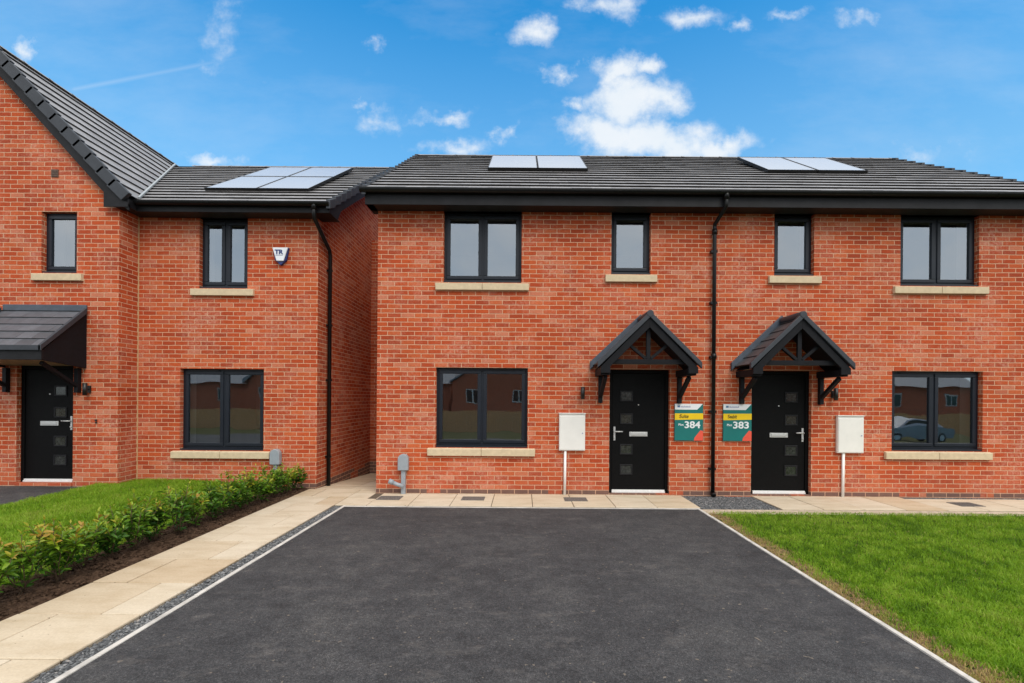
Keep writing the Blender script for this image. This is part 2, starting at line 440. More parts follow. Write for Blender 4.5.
def make_window(house, x0, x1, z0, z1, yw, lights=2, sill=True, vent=0, sill_over=.14):
    """casement window in a brick opening; the frame is set back from the brick face"""
    y = yw + .085; fw = .052; d = .065
    mb = MB()
    mb.box(x0, x1, y, y + d, z0 + .028, z0 + .028 + fw); mb.box(x0, x1, y, y + d, z1 - fw, z1)
    mb.box(x0, x0 + fw, y, y + d, z0 + .028 + fw, z1 - fw); mb.box(x1 - fw, x1, y, y + d, z0 + .028 + fw, z1 - fw)
    mb.box(x0, x1, y - .075, y + d, z0, z0 + .027)          # projecting frame sill
    w = x1 - x0
    if lights == 2:
        cm = (x0 + x1) / 2
        mb.box(cm - .03, cm + .03, y, y + d, z0 + .028 + fw, z1 - fw)
        bays = [(x0 + fw, cm - .03), (cm + .03, x1 - fw)]
    else:
        bays = [(x0 + fw, x1 - fw)]
    frame = mb.build('window', M['frame'], house, bevel=.005)
    za, zb = z0 + .028 + fw, z1 - fw
    for a, b in bays:
        s = .060; ov = .012; q = MB()
        a2, b2, c2, d2 = a - ov, b + ov, za - ov, zb + ov
        yf = y - .016
        q.box(a2, b2, yf, yf + .05, c2, c2 + s); q.box(a2, b2, yf, yf + .05, d2 - s, d2)
        q.box(a2, a2 + s, yf, yf + .05, c2 + s, d2 - s); q.box(b2 - s, b2, yf, yf + .05, c2 + s, d2 - s)
        q.build('sash', M['frame'], frame, bevel=.008)
        g = MB()
        yg = yf + .028
        g.face([(a2 + s - .004, yg, c2 + s - .004), (b2 - s + .004, yg, c2 + s - .004), (b2 - s + .004, yg, d2 - s + .004), (a2 + s - .004, yg, d2 - s + .004)])
        g.build('pane', M['glass'], frame)
    if vent:
        a, b = bays[vent - 1]
        v = MB(); v.box(a + .12, b - .06, y - .022, y - .0165, zb + .01, zb + .034); v.build('trickle_vent', M['gutter'], frame, bevel=.003)
    if sill:
        sb = MB()
        xa, xb = x0 - sill_over, x1 + sill_over
        cm = (xa + xb) / 2
        prof = [(yw - .055, z0 - .135), (yw + .08, z0 - .135), (yw + .08, z0 - .004), (yw + .02, z0 - .004), (yw - .055, z0 - .022)]
        if w > 1.0:
            sb.prism_yz(prof, xa, cm - .003, .45); sb.prism_yz(prof, cm + .003, xb, .55)
        else: sb.prism_yz(prof, xa, xb)
        sb.build('sill', M['stone'], frame, bevel=.006, recalc=True)
    # plastered inner reveal and the room behind
    r = MB(); yi = y + d + .001; t = .27
    r.face([(x0, yi, z0), (x0, yi, z1), (x0, yi + t, z1), (x0, yi + t, z0)]); r.face([(x1, yi, z1), (x1, yi, z0), (x1, yi + t, z0), (x1, yi + t, z1)])
    r.face([(x0, yi, z1), (x1, yi, z1), (x1, yi + t, z1), (x0, yi + t, z1)]); r.face([(x0, yi, z0), (x0, yi + t, z0), (x1, yi + t, z0), (x1, yi, z0)])
    e = .35; yb = yi + t; X0, X1, Z0, Z1, Y2 = x0 - e, x1 + e, z0 - .7, z1 + .15, yb + 2.6
    k = 1
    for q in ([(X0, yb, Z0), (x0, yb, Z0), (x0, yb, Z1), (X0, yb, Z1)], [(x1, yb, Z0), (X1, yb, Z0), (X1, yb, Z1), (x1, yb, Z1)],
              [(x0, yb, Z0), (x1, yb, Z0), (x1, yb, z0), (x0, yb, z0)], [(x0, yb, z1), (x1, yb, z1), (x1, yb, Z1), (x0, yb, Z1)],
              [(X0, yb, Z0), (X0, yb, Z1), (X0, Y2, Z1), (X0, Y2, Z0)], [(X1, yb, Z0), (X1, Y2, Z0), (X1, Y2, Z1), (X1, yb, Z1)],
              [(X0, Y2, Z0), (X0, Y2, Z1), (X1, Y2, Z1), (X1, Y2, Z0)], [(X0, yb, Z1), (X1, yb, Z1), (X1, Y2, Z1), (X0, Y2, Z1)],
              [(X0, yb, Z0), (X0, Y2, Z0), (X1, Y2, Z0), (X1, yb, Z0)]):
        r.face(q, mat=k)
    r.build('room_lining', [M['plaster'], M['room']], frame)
    return frame

def make_door(house, x0, x1, z0, z1, yw, hinge):
    """black composite door, four small panes down the handle side; hinge = +1: hinged right, handle left"""
    y = yw + .07; fw = .055
    f = MB()
    f.box(x0, x0 + fw, y, y + .07, z0, z1); f.box(x1 - fw, x1, y, y + .07, z0, z1); f.box(x0 + fw, x1 - fw, y, y + .07, z1 - fw, z1)
    a, b = x0 + fw, x1 - fw
    leaf = MB(); yl = y + .018
    zc = z0 + .055
    leaf.box(a + .004, b - .004, yl, yl + .044, zc, z1 - fw - .004)
    d = leaf.build('door', M['doorleaf'], house, bevel=.004)
    f.build('door_frame', M['doorleaf'], d, bevel=.005)
    th = MB(); th.box(a, b, y - .02, y + .07, z0 + .004, z0 + .03); th.box(a + .004, b - .004, y - .008, y + .015, z0 + .031, z0 + .054)
    th.build('threshold', M['alu'], d, bevel=.003)
    H = z1 - z0
    pxc = a + .245 if hinge > 0 else b - .235
    for zz in (.785, .60, .352, .188):
        pc = z0 + H * zz
        s = MB(); w, h, t = .085, .066, .024
        for (xa, xb, za, zb) in ((-w - t, w + t, -h - t, -h), (-w - t, w + t, h, h + t), (-w - t, -w, -h, h), (w, w + t, -h, h)):
            s.box(pxc + xa, pxc + xb, yl - .012, yl + .001, pc + za, pc + zb)
        fr = s.build('glazing_frame', M['trim'], d, bevel=.005)
        g = MB(); g.box(pxc - w, pxc + w, yl - .003, yl - .001, pc - h, pc + h); g.build('pane', M['paneglass'], d)
    lx = (a + b) / 2 + (.0 if hinge > 0 else .0)
    lp = MB(); lp.box(lx - .152, lx + .152, yl - .014, yl - .001, z0 + .95, z0 + 1.025); lp.box(lx - .125, lx + .125, yl - .02, yl - .0145, z0 + .965, z0 + 1.01)
    lp.build('letter_plate', M['steel'], d, bevel=.006)
    hx = a + .045 if hinge > 0 else b - .045; dr = 1 if hinge > 0 else -1
    h = MB(); h.box(hx - .015, hx + .015, yl - .012, yl - .001, z0 + .88, z0 + 1.11)
    h.tube([(hx, yl - .012, z0 + 1.03), (hx, yl - .055, z0 + 1.03)], .01, 8); h.tube([(hx, yl - .055, z0 + 1.03), (hx + dr * .13, yl - .055, z0 + 1.03)], .01, 8)
    h.tube([(hx, yl - .012, z0 + .93), (hx, yl - .028, z0 + .93)], .012, 8)
    h.build('handle', M['steel'], d)
    sp = MB(); sp.tube([(lx, yl - .008, z0 + 1.48), (lx, yl, z0 + 1.48)], .011, 10); sp.build('spyhole', M['steel'], d)
    # dark hall behind
    return d

# ------------------------------------------------------------------ tiles
def tiled(mb, P0, U, V, W, L, gauge=.29, tw=.33, th=.036, seed=1):
    r = random.Random(seed)
    P0 = Vector(P0); U = Vector(U).normalized(); V = Vector(V).normalized(); Nn = U.cross(V).normalized()
    if Nn.z < 0: Nn = -Nn
    n = int(math.ceil(L / gauge - .02))
    for i in range(n):
        s0 = i * gauge; s1 = min(L, s0 + gauge + .055)
        off = -tw / 2 if i % 2 else 0.0
        k = 0
        while off + k * tw < W - 1e-6:
            a = max(0, off + k * tw); b = min(W, off + (k + 1) * tw); k += 1
            if b - a < .02: continue
            g = .0016; h = th + r.uniform(-.0014, .0014); h2 = r.uniform(-.0005, .001)
            a2, b2 = a + g, b - g
            q = []
            for lo in (True, False):
                for (u, s, hh) in ((a2, s0, h), (b2, s0, h), (b2, s1, .004), (a2, s1, .004)):
                    z = (hh - .018 if lo else hh + (h2 if s == s0 else 0))
                    q.append(P0 + U * u + V * s + Nn * z)
            if U.cross(V).z < 0: q = [q[3], q[2], q[1], q[0], q[7], q[6], q[5], q[4]]
            tn = min(1, max(.22, r.gauss(.5, .13)))
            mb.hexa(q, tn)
            fl_ = U.cross(V).z < 0
            mb.t[-2 if fl_ else -4] = .05          # lower edge coloured near-black, painting in the shadow line under each course
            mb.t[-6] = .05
        # solid batten bed under the course so no light shows through the joints
    e = P0 - Nn * .02
    mb.face([e, e + U * W, e + U * W + V * L, e + V * L], .1)

def ridge_caps(mb, a, b, r=.115, step=.45, seed=3, drop=.105):
    a = Vector(a); b = Vector(b); L = (b - a).length; d = (b - a) / L
    side = d.cross(Vector((0, 0, 1))).normalized(); n = int(L / step) + 1; rr = random.Random(seed)
    for i in range(n):
        s0 = i * step; s1 = min(L, s0 + step - .006)
        if s1 - s0 < .05: continue
        rings = []
        for s, k in ((s0, 1.06), (s0 + .05, 1.06), (s0 + .051, 1.0), (s1, 1.0)):
            ring = []
            for q in range(7):
                t = math.pi * (.08 + .84 * q / 6)
                ring.append(a + d * s + side * (r * k * math.cos(t)) + Vector((0, 0, r * .62 * k * math.sin(t) - drop)))
            rings.append(ring)
        tn = rr.gauss(.45, .15)
        for j in range(len(rings) - 1):
            for q in range(6):
                mb.face([rings[j][q], rings[j + 1][q], rings[j + 1][q + 1], rings[j][q + 1]], tn)

def gutter(mb, x0, x1, yb, zt, r=.058):
    """half round gutter along X whose back edge is at yb"""
    n = 8; prof = []
    for k in range(n + 1):
        t = math.pi * k / n
        prof.append((yb - r + r * math.cos(t), zt - r * 1.05 * math.sin(t)))
    for i in range(n):
        (ya, za), (yb2, zb) = prof[i], prof[i + 1]
        mb.face([(x0, ya, za), (x1, ya, za), (x1, yb2, zb), (x0, yb2, zb)], smooth=True)
    mb.face([(x0, *p) for p in prof]); mb.face([(x1, *p) for p in reversed(prof)])
    mb.box(x0, x1, yb - 2 * r - .006, yb - 2 * r + .004, zt - .012, zt + .004)
    x = x0 + 1.2
    while x < x1 - .3:
        for i in range(n):
            (ya, za), (yb2, zb) = prof[i], prof[i + 1]
            f = 1.09; cy = yb - r
            pa = (cy + (ya - cy) * f, zt + (za - zt) * f); pb = (cy + (yb2 - cy) * f, zt + (zb - zt) * f)
            mb.face([(x, *pa), (x + .05, *pa), (x + .05, *pb), (x, *pb)])
            mb.face([(x, *pa), (x, *pb), (x, ya, za)] if False else [(x, *pa), (x, *pb), (x, yb2, zb), (x, ya, za)])
        x += 2.0 if int(x * 10) % 2 else .9

# ================================================================== THE PAIR OF HOUSES
YF = 8.0
HX0, HX1 = -2.42, 8.68
semi = empty('semi_detached_house', (3.13, YF, 0), 'red brick pair of joined houses with two black front doors under small gabled porches', 'house')
soff = 4.70
W_UP = [(-1.325, -.025, 3.52, soff, 2, 0), (1.47, 2.125, 3.675, soff, 1, 0), (4.185, 4.85, 3.675, soff, 1, 0), (6.29, 7.60, 3.52, soff, 2, 0)]
W_GF = [(-1.437, .095, .768, 2.10, 2, 2), (6.165, 7.68, .768, 2.10, 2, 1)]
DOORS = [(1.46, 2.465, .02, 2.09, 1), (3.825, 4.825, .02, 2.09, -1)]
ops = [w[:4] for w in W_UP + W_GF] + [d[:4] for d in DOORS]
mb = MB()
wall_front(mb, YF, HX0, HX1, -.2, soff + .1, ops)
TAN = .640
def zroof(y): return 4.94 + (y - 7.64) * TAN
RY = 11.53; RZ = zroof(RY)
YB = 2 * RY - YF
for x, flip in ((HX0, 1), (HX1, 0)):
    p = [(x, YF, -.4), (x, YF, 4.9), (x, RY, RZ - .15), (x, YB, 4.9), (x, YB, -.4)]
    mb.face(p if flip else list(reversed(p)))
mb.face([(HX1, YB, -.4), (HX0, YB, -.4), (HX0, YB, 4.9), (HX1, YB, 4.9)])
mb.build('wall', M['brick'], semi)
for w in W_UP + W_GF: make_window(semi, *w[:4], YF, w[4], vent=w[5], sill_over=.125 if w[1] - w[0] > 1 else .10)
for d in DOORS: make_door(semi, d[0], d[1], d[2], d[3], YF, d[4])
# dark lobby behind the doors
# roof
mb = MB(); RX0, RX1 = -2.54, 8.80
sl = math.hypot(1, TAN); V = (0, 1 / sl, TAN / sl); L = (RY - 7.64) * sl
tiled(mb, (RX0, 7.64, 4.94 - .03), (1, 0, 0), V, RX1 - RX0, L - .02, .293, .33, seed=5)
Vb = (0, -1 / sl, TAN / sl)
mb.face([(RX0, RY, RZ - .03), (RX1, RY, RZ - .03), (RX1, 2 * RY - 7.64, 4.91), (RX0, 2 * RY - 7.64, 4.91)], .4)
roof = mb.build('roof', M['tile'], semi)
mb = MB(); ridge_caps(mb, (RX0, RY, RZ + .02), (RX1, RY, RZ + .02)); mb.build('ridge', M['tile'], roof)
# dry verges
def verge_units(mb, x0, x1, ye, zf, tan, yr, gauge=.293, off=.0):
    sl = math.hypot(1, tan); n = int((yr - ye) * sl / gauge) + 1
    for i in range(n):
        ya = ye - .03 + i * gauge / sl; yb = ya + gauge / sl * .96
        if ya > yr: break
        yb = min(yb, yr + .02)
        za, zb = zf(ya), zf(yb)
        poly = [(ya, za - .11), (yb, zb - .15), (yb, zb + .004), (ya, za + .04)]
        mb.prism_yz(poly, x0, x1)
mb = MB(); verge_units(mb, RX0 - .035, RX0 + .03, 7.64, zroof, TAN, RY); mb.build('verge', M['verge'], roof, bevel=.004, recalc=True)
mb = MB(); verge_units(mb, RX1 - .03, RX1 + .035, 7.64, zroof, TAN, RY); mb.build('verge', M['verge'], roof, bevel=.004, recalc=True)
# bargeboard boxes at gable ends (visible at a step to the side)
for xa, xb in ((RX0, HX0 - .002), (HX1 + .002, RX1)):
    mb = MB()
    mb.prism_yz([(7.70, 4.70), (8.0, 4.70), (RY, RZ - .33), (2 * RY - 8.0, 4.70), (2 * RY - 7.7, 4.70), (2 * RY - 7.70, 4.87), (RY, RZ - .08), (7.70, 4.87)], xa, xb)
    mb.build('bargeboard', M['trim'], roof, recalc=True)
mb = MB(); mb.box(RX0, RX1, 7.68, 7.70, 4.68, 4.875); mb.build('fascia', M['trim'], semi, bevel=.003)
mb = MB(); mb.box(RX0 + .002, RX1 - .002, 7.701, YF + .15, soff, soff + .012); mb.build('soffit', M['soffit'], semi)
mb = MB(); gutter(mb, RX0 - .06, RX1 + .06, 7.677, 4.905, .056); mb.build('gutter', M['gutter'], semi)
# downpipe on the party line
mb = MB(); px = 3.168
mb.tube([(px + .055, 7.62, 4.86), (px + .055, 7.62, 4.70), (px + .05, 7.64, 4.66), (px, 7.935, 4.50), (px, 7.945, 4.44), (px, 7.945, .06)], .0315, 12)
mb.tube([(px + .055, 7.62, 4.90), (px + .055, 7.62, 4.78)], .043, 12)
for z in (4.05, 3.2, 2.3, 1.4, .45):
    mb.box(px - .06, px + .045, 7.93, 7.999, z - .02, z + .02)
mb.tube([(px, 7.945, .11), (px, 7.945, .05), (px - .0, 7.90, .015)], .04, 12)
mb.tube([(px, 7.945, 4.42), (px, 7.945, 4.33)], .041, 12); mb.tube([(px, 7.945, 2.36), (px, 7.945, 2.27)], .041, 12)
mb.build('downpipe', M['gutter'], semi)

# gabled porches
def gable_canopy(house, xc):
    yf = 7.34; hw = .77; za, ze = 2.875, 2.14
    k = (za - ze) / hw
    sl = math.hypot(1, k)
    roofm = MB()
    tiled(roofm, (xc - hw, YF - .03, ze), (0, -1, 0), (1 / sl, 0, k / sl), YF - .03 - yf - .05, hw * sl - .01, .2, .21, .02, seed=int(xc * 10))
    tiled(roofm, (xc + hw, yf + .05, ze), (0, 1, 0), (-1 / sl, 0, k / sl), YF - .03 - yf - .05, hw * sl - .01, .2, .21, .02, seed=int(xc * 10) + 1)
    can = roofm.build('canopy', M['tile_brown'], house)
    # verge trims at the front
    v = MB()
    for s in (-1, 1):
        v.prism_xz([(xc + s * (hw + .03), ze - .065), (xc + s * (hw + .03), ze + .03), (xc, za + .075), (xc, za - .02)], yf, yf + .06)
    v.tube([(xc, yf - .005, za + .035), (xc, YF - .02, za + .035)], .055, 10)
    v.build('verge', M['verge'], can, bevel=.006, recalc=True)
    fl = MB()
    for s in (-1, 1):
        fl.prism_xz([(xc + s * (hw + .06), ze - .06), (xc + s * (hw + .06), ze + .07), (xc, za + .125), (xc, za - .02)], YF - .05, YF - .002)
    fl.build('flashing', M['lead'], can, bevel=.006, recalc=True)
    # bargeboards
    b = MB()
    dz = .004
    for s in (-1, 1):
        b.prism_xz([(xc + s * (hw - .02), ze - .05 - dz - .09), (xc + s * (hw - .02), ze - .045 - dz), (xc, za - .02 - dz), (xc, za - .15 - dz - .02), (xc + s * (hw - .17), ze - .05 - dz + .012), (xc + s * (hw - .17), ze - .05 - dz - .09)], yf + .03, yf + .085)
    b.build('bargeboard', M['canopy'], can, bevel=.004, recalc=True)
    t = MB(); yt = yf + .095; zc = ze + .035
    t.box(xc - hw + .17, xc + hw - .17, yt, yt + .055, zc - .035, zc + .04)
    t.box(xc - .032, xc + .032, yt + .004, yt + .05, zc + .04, za - .16)
    for s in (-1, 1):
        t.beam((xc + s * .04, yt + .027, zc + .05), (xc + s * .335, yt + .027, zc + .30), .045, .055, up=(0, 1, 0))
    t.build('truss', M['canopy'], can, bevel=.004)
    # sloping inner boards and eave boxes
    e = MB()
    for s in (-1, 1):
        xo = xc + s * (hw - .03); xi = xc + s * (hw - .17)
        e.box(min(xo, xi), max(xo, xi), yf + .086, YF - .004, ze - .17, ze - .07)
        e.face([(xo, yf + .09, ze - .06), (xo, YF - .004, ze - .06), (xc, YF - .004, za - .075), (xc, yf + .09, za - .075)])
    e.build('eave_lining', M['canopy'], can)
    for s in (-1, 1):
        g = MB(); xb = xc + s * (hw - .115)
        g.box(xb - .033, xb + .033, YF - .072, YF - .002, 1.53, ze - .171)
        g.beam((xb, YF - .06, 1.64), (xb + s * .0, yf + .16, ze - .195), .055, .06, up=(1, 0, 0))
        g.build('bracket', M['canopy'], can, bevel=.004)
    return can
gable_canopy(semi, 1.955); gable_canopy(semi, 4.30)

# ================================================================== LEFT HOUSE
YL = 8.4; LX1 = -3.585; GX = -6.73; GXL = -10.87; GC = -8.80
left = empty('detached_house', (-6.5, YL, 0), 'red brick house with a steep front gable and a lean-to porch over its door', 'house')
lsoff = 4.705
LW = [(-5.665, -4.82, 3.48, lsoff, 2, 0), (-5.985, -4.52, .64, 2.07, 2, 1)]
mb = MB()
wall_front(mb, YL, GX, LX1, -.2, lsoff + .1, [w[:4] for w in LW])
GW = (-8.03, -7.44, 3.625, 4.645, 1, 0)
DR = (-8.42, -7.48, .125, 2.08, -1)
wall_front(mb, YF, GXL, GX, -.2, 4.80, [GW[:4], DR[:4]])
GT = 1.10; GZ = 7.43
def zg(x): return GZ - GT * abs(x - GC)
mb.face([(GXL, YF, 4.80), (GX, YF, 4.80), (GX, YF, zg(GX) - .03), (GC, YF, GZ - .05), (GXL, YF, zg(GXL) - .03)])
mb.face([(GX, YF, -.2), (GX, YL, -.2), (GX, YL, 4.9), (GX, YF, 4.9)])
LT = .628
def zl(y): return 4.87 + (y - 8.05) * LT
LRY = 11.97; LRZ = zl(LRY); LYB = 2 * LRY - YL
PY = 11.35
mb.face([(LX1, YL, -.4), (LX1, LYB, -.4), (LX1, LYB, 4.8), (LX1, LRY, LRZ - .15), (LX1, YL, 4.85)])
mb.face([(GXL, YF, -.2), (GXL, YF, 4.8), (GXL, LYB, 4.8), (GXL, LYB, -.2)])
mb.face([(LX1, LYB, -.4), (GXL, LYB, -.4), (GXL, LYB, 4.8), (LX1, LYB, 4.8)])
mb.face([(GXL, LYB, 4.8), (GXL, LRY, LRZ - .2), (GXL, YL, 4.85)])
mb.build('wall', M['brick'], left)
for w in LW: make_window(left, *w[:4], YL, w[4], vent=w[5], sill_over=.125)
make_window(left, *GW[:4], YF, 1, sill_over=.12)
make_door(left, DR[0], DR[1], DR[2], DR[3], YF, -1)
# side wing at the end of the passage (return of the left house)
mb = MB(); mb.box(LX1 + .002, HX0 - .005, PY, PY + .3, -.4, 5.3); mb.build('passage_wall', M['brick'], left)
# roof of the main range
mb = MB(); LRX0, LRX1 = -10.95, -3.27
sl = math.hypot(1, LT); V = (0, 1 / sl, LT / sl)
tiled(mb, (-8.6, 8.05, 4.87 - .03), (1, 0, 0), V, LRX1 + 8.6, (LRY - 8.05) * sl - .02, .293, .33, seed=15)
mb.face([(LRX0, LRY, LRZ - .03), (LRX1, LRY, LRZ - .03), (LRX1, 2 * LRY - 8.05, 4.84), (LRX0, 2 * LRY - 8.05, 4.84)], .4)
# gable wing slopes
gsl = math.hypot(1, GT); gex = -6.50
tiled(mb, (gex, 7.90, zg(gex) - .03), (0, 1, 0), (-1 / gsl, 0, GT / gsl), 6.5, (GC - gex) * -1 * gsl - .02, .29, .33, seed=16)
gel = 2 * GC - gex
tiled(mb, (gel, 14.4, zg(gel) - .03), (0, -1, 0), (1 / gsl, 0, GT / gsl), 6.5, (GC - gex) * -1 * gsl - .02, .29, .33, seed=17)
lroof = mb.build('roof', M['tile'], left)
mb = MB(); ridge_caps(mb, (GC + .6, LRY, LRZ + .02), (LRX1, LRY, LRZ + .02)); mb.build('ridge', M['tile'], lroof)
mb = MB(); ridge_caps(mb, (GC, 7.9, GZ + .02), (GC, 14.4, GZ + .02), seed=8)
mb.build('ridge', M['tile'], lroof)
mb = MB(); verge_units(mb, LRX1 - .03, LRX1 + .04, 8.05, zl, LT, LRY); mb.build('verge', M['verge'], lroof, bevel=.004, recalc=True)
# stepped verge units of the front gable
for s in (-1, 1):
    mb = MB()
    n = int(abs(gex - GC) * gsl / .29) + 1
    dx, dz = -s / gsl, GT / gsl; nx, nz = s * GT / gsl, 1 / gsl
    for i in range(n):
        t0, t1 = i * .29 - .03, min(i * .29 + .29, abs(gex - GC) * gsl)
        X0 = GC + s * abs(gex - GC)
        def pt(t, h): return (X0 + dx * t + nx * h, zg(gex) + dz * t + nz * h)
        mb.prism_xz([pt(t0, -.135), pt(t0, .04), pt(t1 + .02, .015), pt(t1 + .02, -.155)], 7.845, 7.915)
    mb.build('verge', M['verge'], lroof, bevel=.006, recalc=True)
for s in (-1, 1):
    mb = MB()
    xe = GC + s * abs(gex - GC)
    mb.prism_xz([(xe, zg(gex) - .16), (GC, GZ - .17), (GC, GZ - .42), (GC + s * 1.93, zg(GC + 1.93) - .42), (xe, zg(gex) - .26)], 7.90, 7.935)
    xi = GC + s * 1.90
    mb.prism_xz([(xi, 4.69), (xe, 4.69), (xe, zg(gex) - .155), (xi, zg(xi) - .19)], 7.885, 7.899)
    # boxed eave returning along the side of the wing
    a, b = sorted((GC + s * 2.072, xe))
    mb.box(a, b, 7.9, 8.07, 4.692, 4.83)
    mb.build('bargeboard', M['trim'], lroof, bevel=.003, recalc=True)
# right gable end: bargeboard with its box end
mb = MB()
mb.prism_yz([(8.10, 4.70), (8.45, 4.70), (8.62, zl(8.62) - .30), (LRY, LRZ - .30), (LRY, LRZ - .10), (8.10, 4.83)], LX1 + .003, LRX1)
mb.build('bargeboard', M['trim'], lroof, bevel=.003, recalc=True)
mb = MB(); mb.box(gex - .02, LRX1, 8.08, 8.10, 4.69, 4.83); mb.build('fascia', M['trim'], left, bevel=.003)
mb = MB(); mb.box(gex - .2, LRX1 - .002, 8.101, YL + .15, lsoff, lsoff + .012); mb.build('soffit', M['soffit'], left)
mb = MB(); gutter(mb, gex + .02, LRX1 + .02, 8.077, 4.84, .055); mb.build('gutter', M['gutter'], left)
# pale valley trim where the two roofs meet
mb = MB()
def valley(y):
    z = zl(y); x = GC + (GZ - z) / GT; return Vector((x, y, z))
a = valley(8.06); b = valley(LRY - .02)
mb.beam(a + Vector((.02, 0, .035)), b + Vector((.02, 0, .035)), .028, .03)
mb.build('valley_trim', M['valley'], lroof)
# downpipe at the right corner of the left house
mb = MB()
mb.tube([(-3.50, 8.02, 4.83), (-3.50, 8.02, 4.64), (-3.502, 8.05, 4.58), (-3.525, 8.74, 4.26), (-3.527, 8.78, 4.17), (-3.527, 8.78, -.05)], .034, 12)
mb.tube([(-3.50, 8.02, 4.84), (-3.50, 8.02, 4.72)], .042, 12)
for z in (3.9, 2.9, 1.9, .5): mb.box(-3.584, -3.485, 8.755, 8.805, z - .018, z + .018)
mb.build('downpipe', M['gutter'], left)
mb = MB(); mb.box(GX + .001, GX + .016, YL - .008, YL - .001, .05, 4.70); mb.build('sealant_joint', M['sealant'], left)
mb = MB(); mb.box(-7.865, -7.75, YF - .012, YF - .001, 5.22, 5.345)
for i in range(4): mb.box(-7.855, -7.76, YF - .018, YF - .0125, 5.232 + i * .028, 5.246 + i * .028)
mb.build('vent_brick', M['ventbrick'], left)
mb = MB(); mb.box(-8.42, -7.48, YF - .03, YF + .07, .075, .124); mb.build('doorstep', M['brick'], left)
# lean-to porch
mb = MB(); cx0, cx1, cy = -8.66, -7.25, 7.22; ct, cb = 3.0, 2.31
k = (ct - cb) / (YF - cy); sl = math.hypot(1, k)
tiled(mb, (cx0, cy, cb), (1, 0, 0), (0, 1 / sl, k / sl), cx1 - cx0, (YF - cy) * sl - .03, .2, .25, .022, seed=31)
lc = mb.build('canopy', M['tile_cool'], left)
mb = MB(); mb.box(cx0 + .02, cx1 - .0, YF - .03, YF - .002, ct - .02, ct + .09); mb.build('flashing', M['lead'], lc, bevel=.008)
mb = MB(); mb.box(cx0 - .01, cx1 + .02, cy - .02, cy + .01, cb - .05, cb + .03)
for xa in (cx0 - .025, cx1 - .02):
    mb.prism_yz([(cy - .02, cb - .05), (YF - .04, ct - .06), (YF - .04, ct + .04), (cy - .02, cb + .035)], xa, xa + .045)
mb.build('verge', M['verge'], lc, bevel=.006, recalc=True)
mb = MB()
mb.box(cx0 + .0, cx1 - .0, cy + .012, cy + .05, cb - .19, cb - .04)
mb.build('fascia', M['trim'], lc, bevel=.004)
for xa in (cx0 + .02, cx1 - .04):
    mb = MB()
    mb.prism_yz([(cy + .052, cb - .19), (YF - .003, cb - .27), (YF - .003, ct - .04), (cy + .052, cb - .03)], xa, xa + .03)
    mb.build('cheek_panel', M['canopy'], lc, recalc=True)
mb = MB(); mb.face([(cx0 + .05, cy + .052, cb - .17), (cx1 - .045, cy + .052, cb - .17), (cx1 - .045, YF - .004, cb - .235), (cx0 + .05, YF - .004, cb - .235)]); mb.build('soffit', M['timber_soffit'], lc)
for xb in (-8.56, -7.375):
    g = MB(); g.box(xb - .033, xb + .033, YF - .072, YF - .002, 1.63, cb - .275)
    g.beam((xb, YF - .06, 1.74), (xb, cy + .14, cb - .22), .05, .06, up=(1, 0, 0)); g.box(xb - .03, xb + .03, cy + .1, YF - .075, cb - .27, cb - .235) if False else None
    g.build('bracket', M['canopy'], lc, bevel=.004)

# ================================================================== THINGS ON THE WALLS
def mounted(name, mb, mat, origin, label, cat, group=None, bevel=0, **kw):
    o = mb.build(name, mat, None, bevel=bevel, origin=origin, **kw); tag(o, label, cat, group); return o

def solar(P, U, V, w, h, label, group):
    """panel lying on a roof slope: P bottom-left corner"""
    P = Vector(P); U = Vector(U).normalized(); V = Vector(V).normalized(); n = U.cross(V)
    if n.z < 0: n = -n
    def slab(mb, a, b, c, d, lo, hi):
        q = [P + U * u + V * v + n * z for z in (lo, hi) for u, v in ((a, c), (b, c), (b, d), (a, d))]; mb.hexa(q)
    f = MB(); t = .012
    A, B = .015, .068
    slab(f, 0, w, 0, t, A, B); slab(f, 0, w, h - t, h, A, B); slab(f, 0, t, t, h - t, A, B); slab(f, w - t, w, t, h - t, A, B)
    o = f.build('solar_panel', M['gutter'], None, origin=P); tag(o, label, 'solar panel', group)
    g = MB(); slab(g, t + .001, w - t - .001, t + .001, h - t - .001, .03, .063); g.build('cell_glass', M['solar'], o)
TP = TAN + .045; slm = math.hypot(1, TP); Vm = Vector((0, 1 / slm, TP / slm))
def on_main(x, y): return (x, y, zroof(y) - .01)
for i, (x, lab, gr) in enumerate(((-.69, 'left solar panel of the pair on the shared roof above the left house', 'solar panels on the shared roof'),
                                  (.28, 'right solar panel of the pair on the shared roof above the left house', 'solar panels on the shared roof'),
                                  (4.71, 'left solar panel of the pair on the shared roof above the right house', 'solar panels on the shared roof'),
                                  (5.68, 'right solar panel of the pair on the shared roof above the right house', 'solar panels on the shared roof'))):
    solar(on_main(x, 9.28), (1, 0, 0), Vm, .955, 1.62, lab, gr)
TQ = LT + .02; sll = math.hypot(1, TQ); Vl = Vector((0, 1 / sll, TQ / sll))
for i in range(2):
    for j in range(2):
        y = 8.84 + j * 1.16; x = -5.86 + i * .96
        solar((x, y, zl(8.84) - .01 + (y - 8.84) * TQ), (1, 0, 0), Vl, .952, 1.365, '%s %s solar panel of the four on the roof of the gabled house' % (('lower', 'upper')[j], ('left', 'right')[i]), 'solar panels on the gabled house')

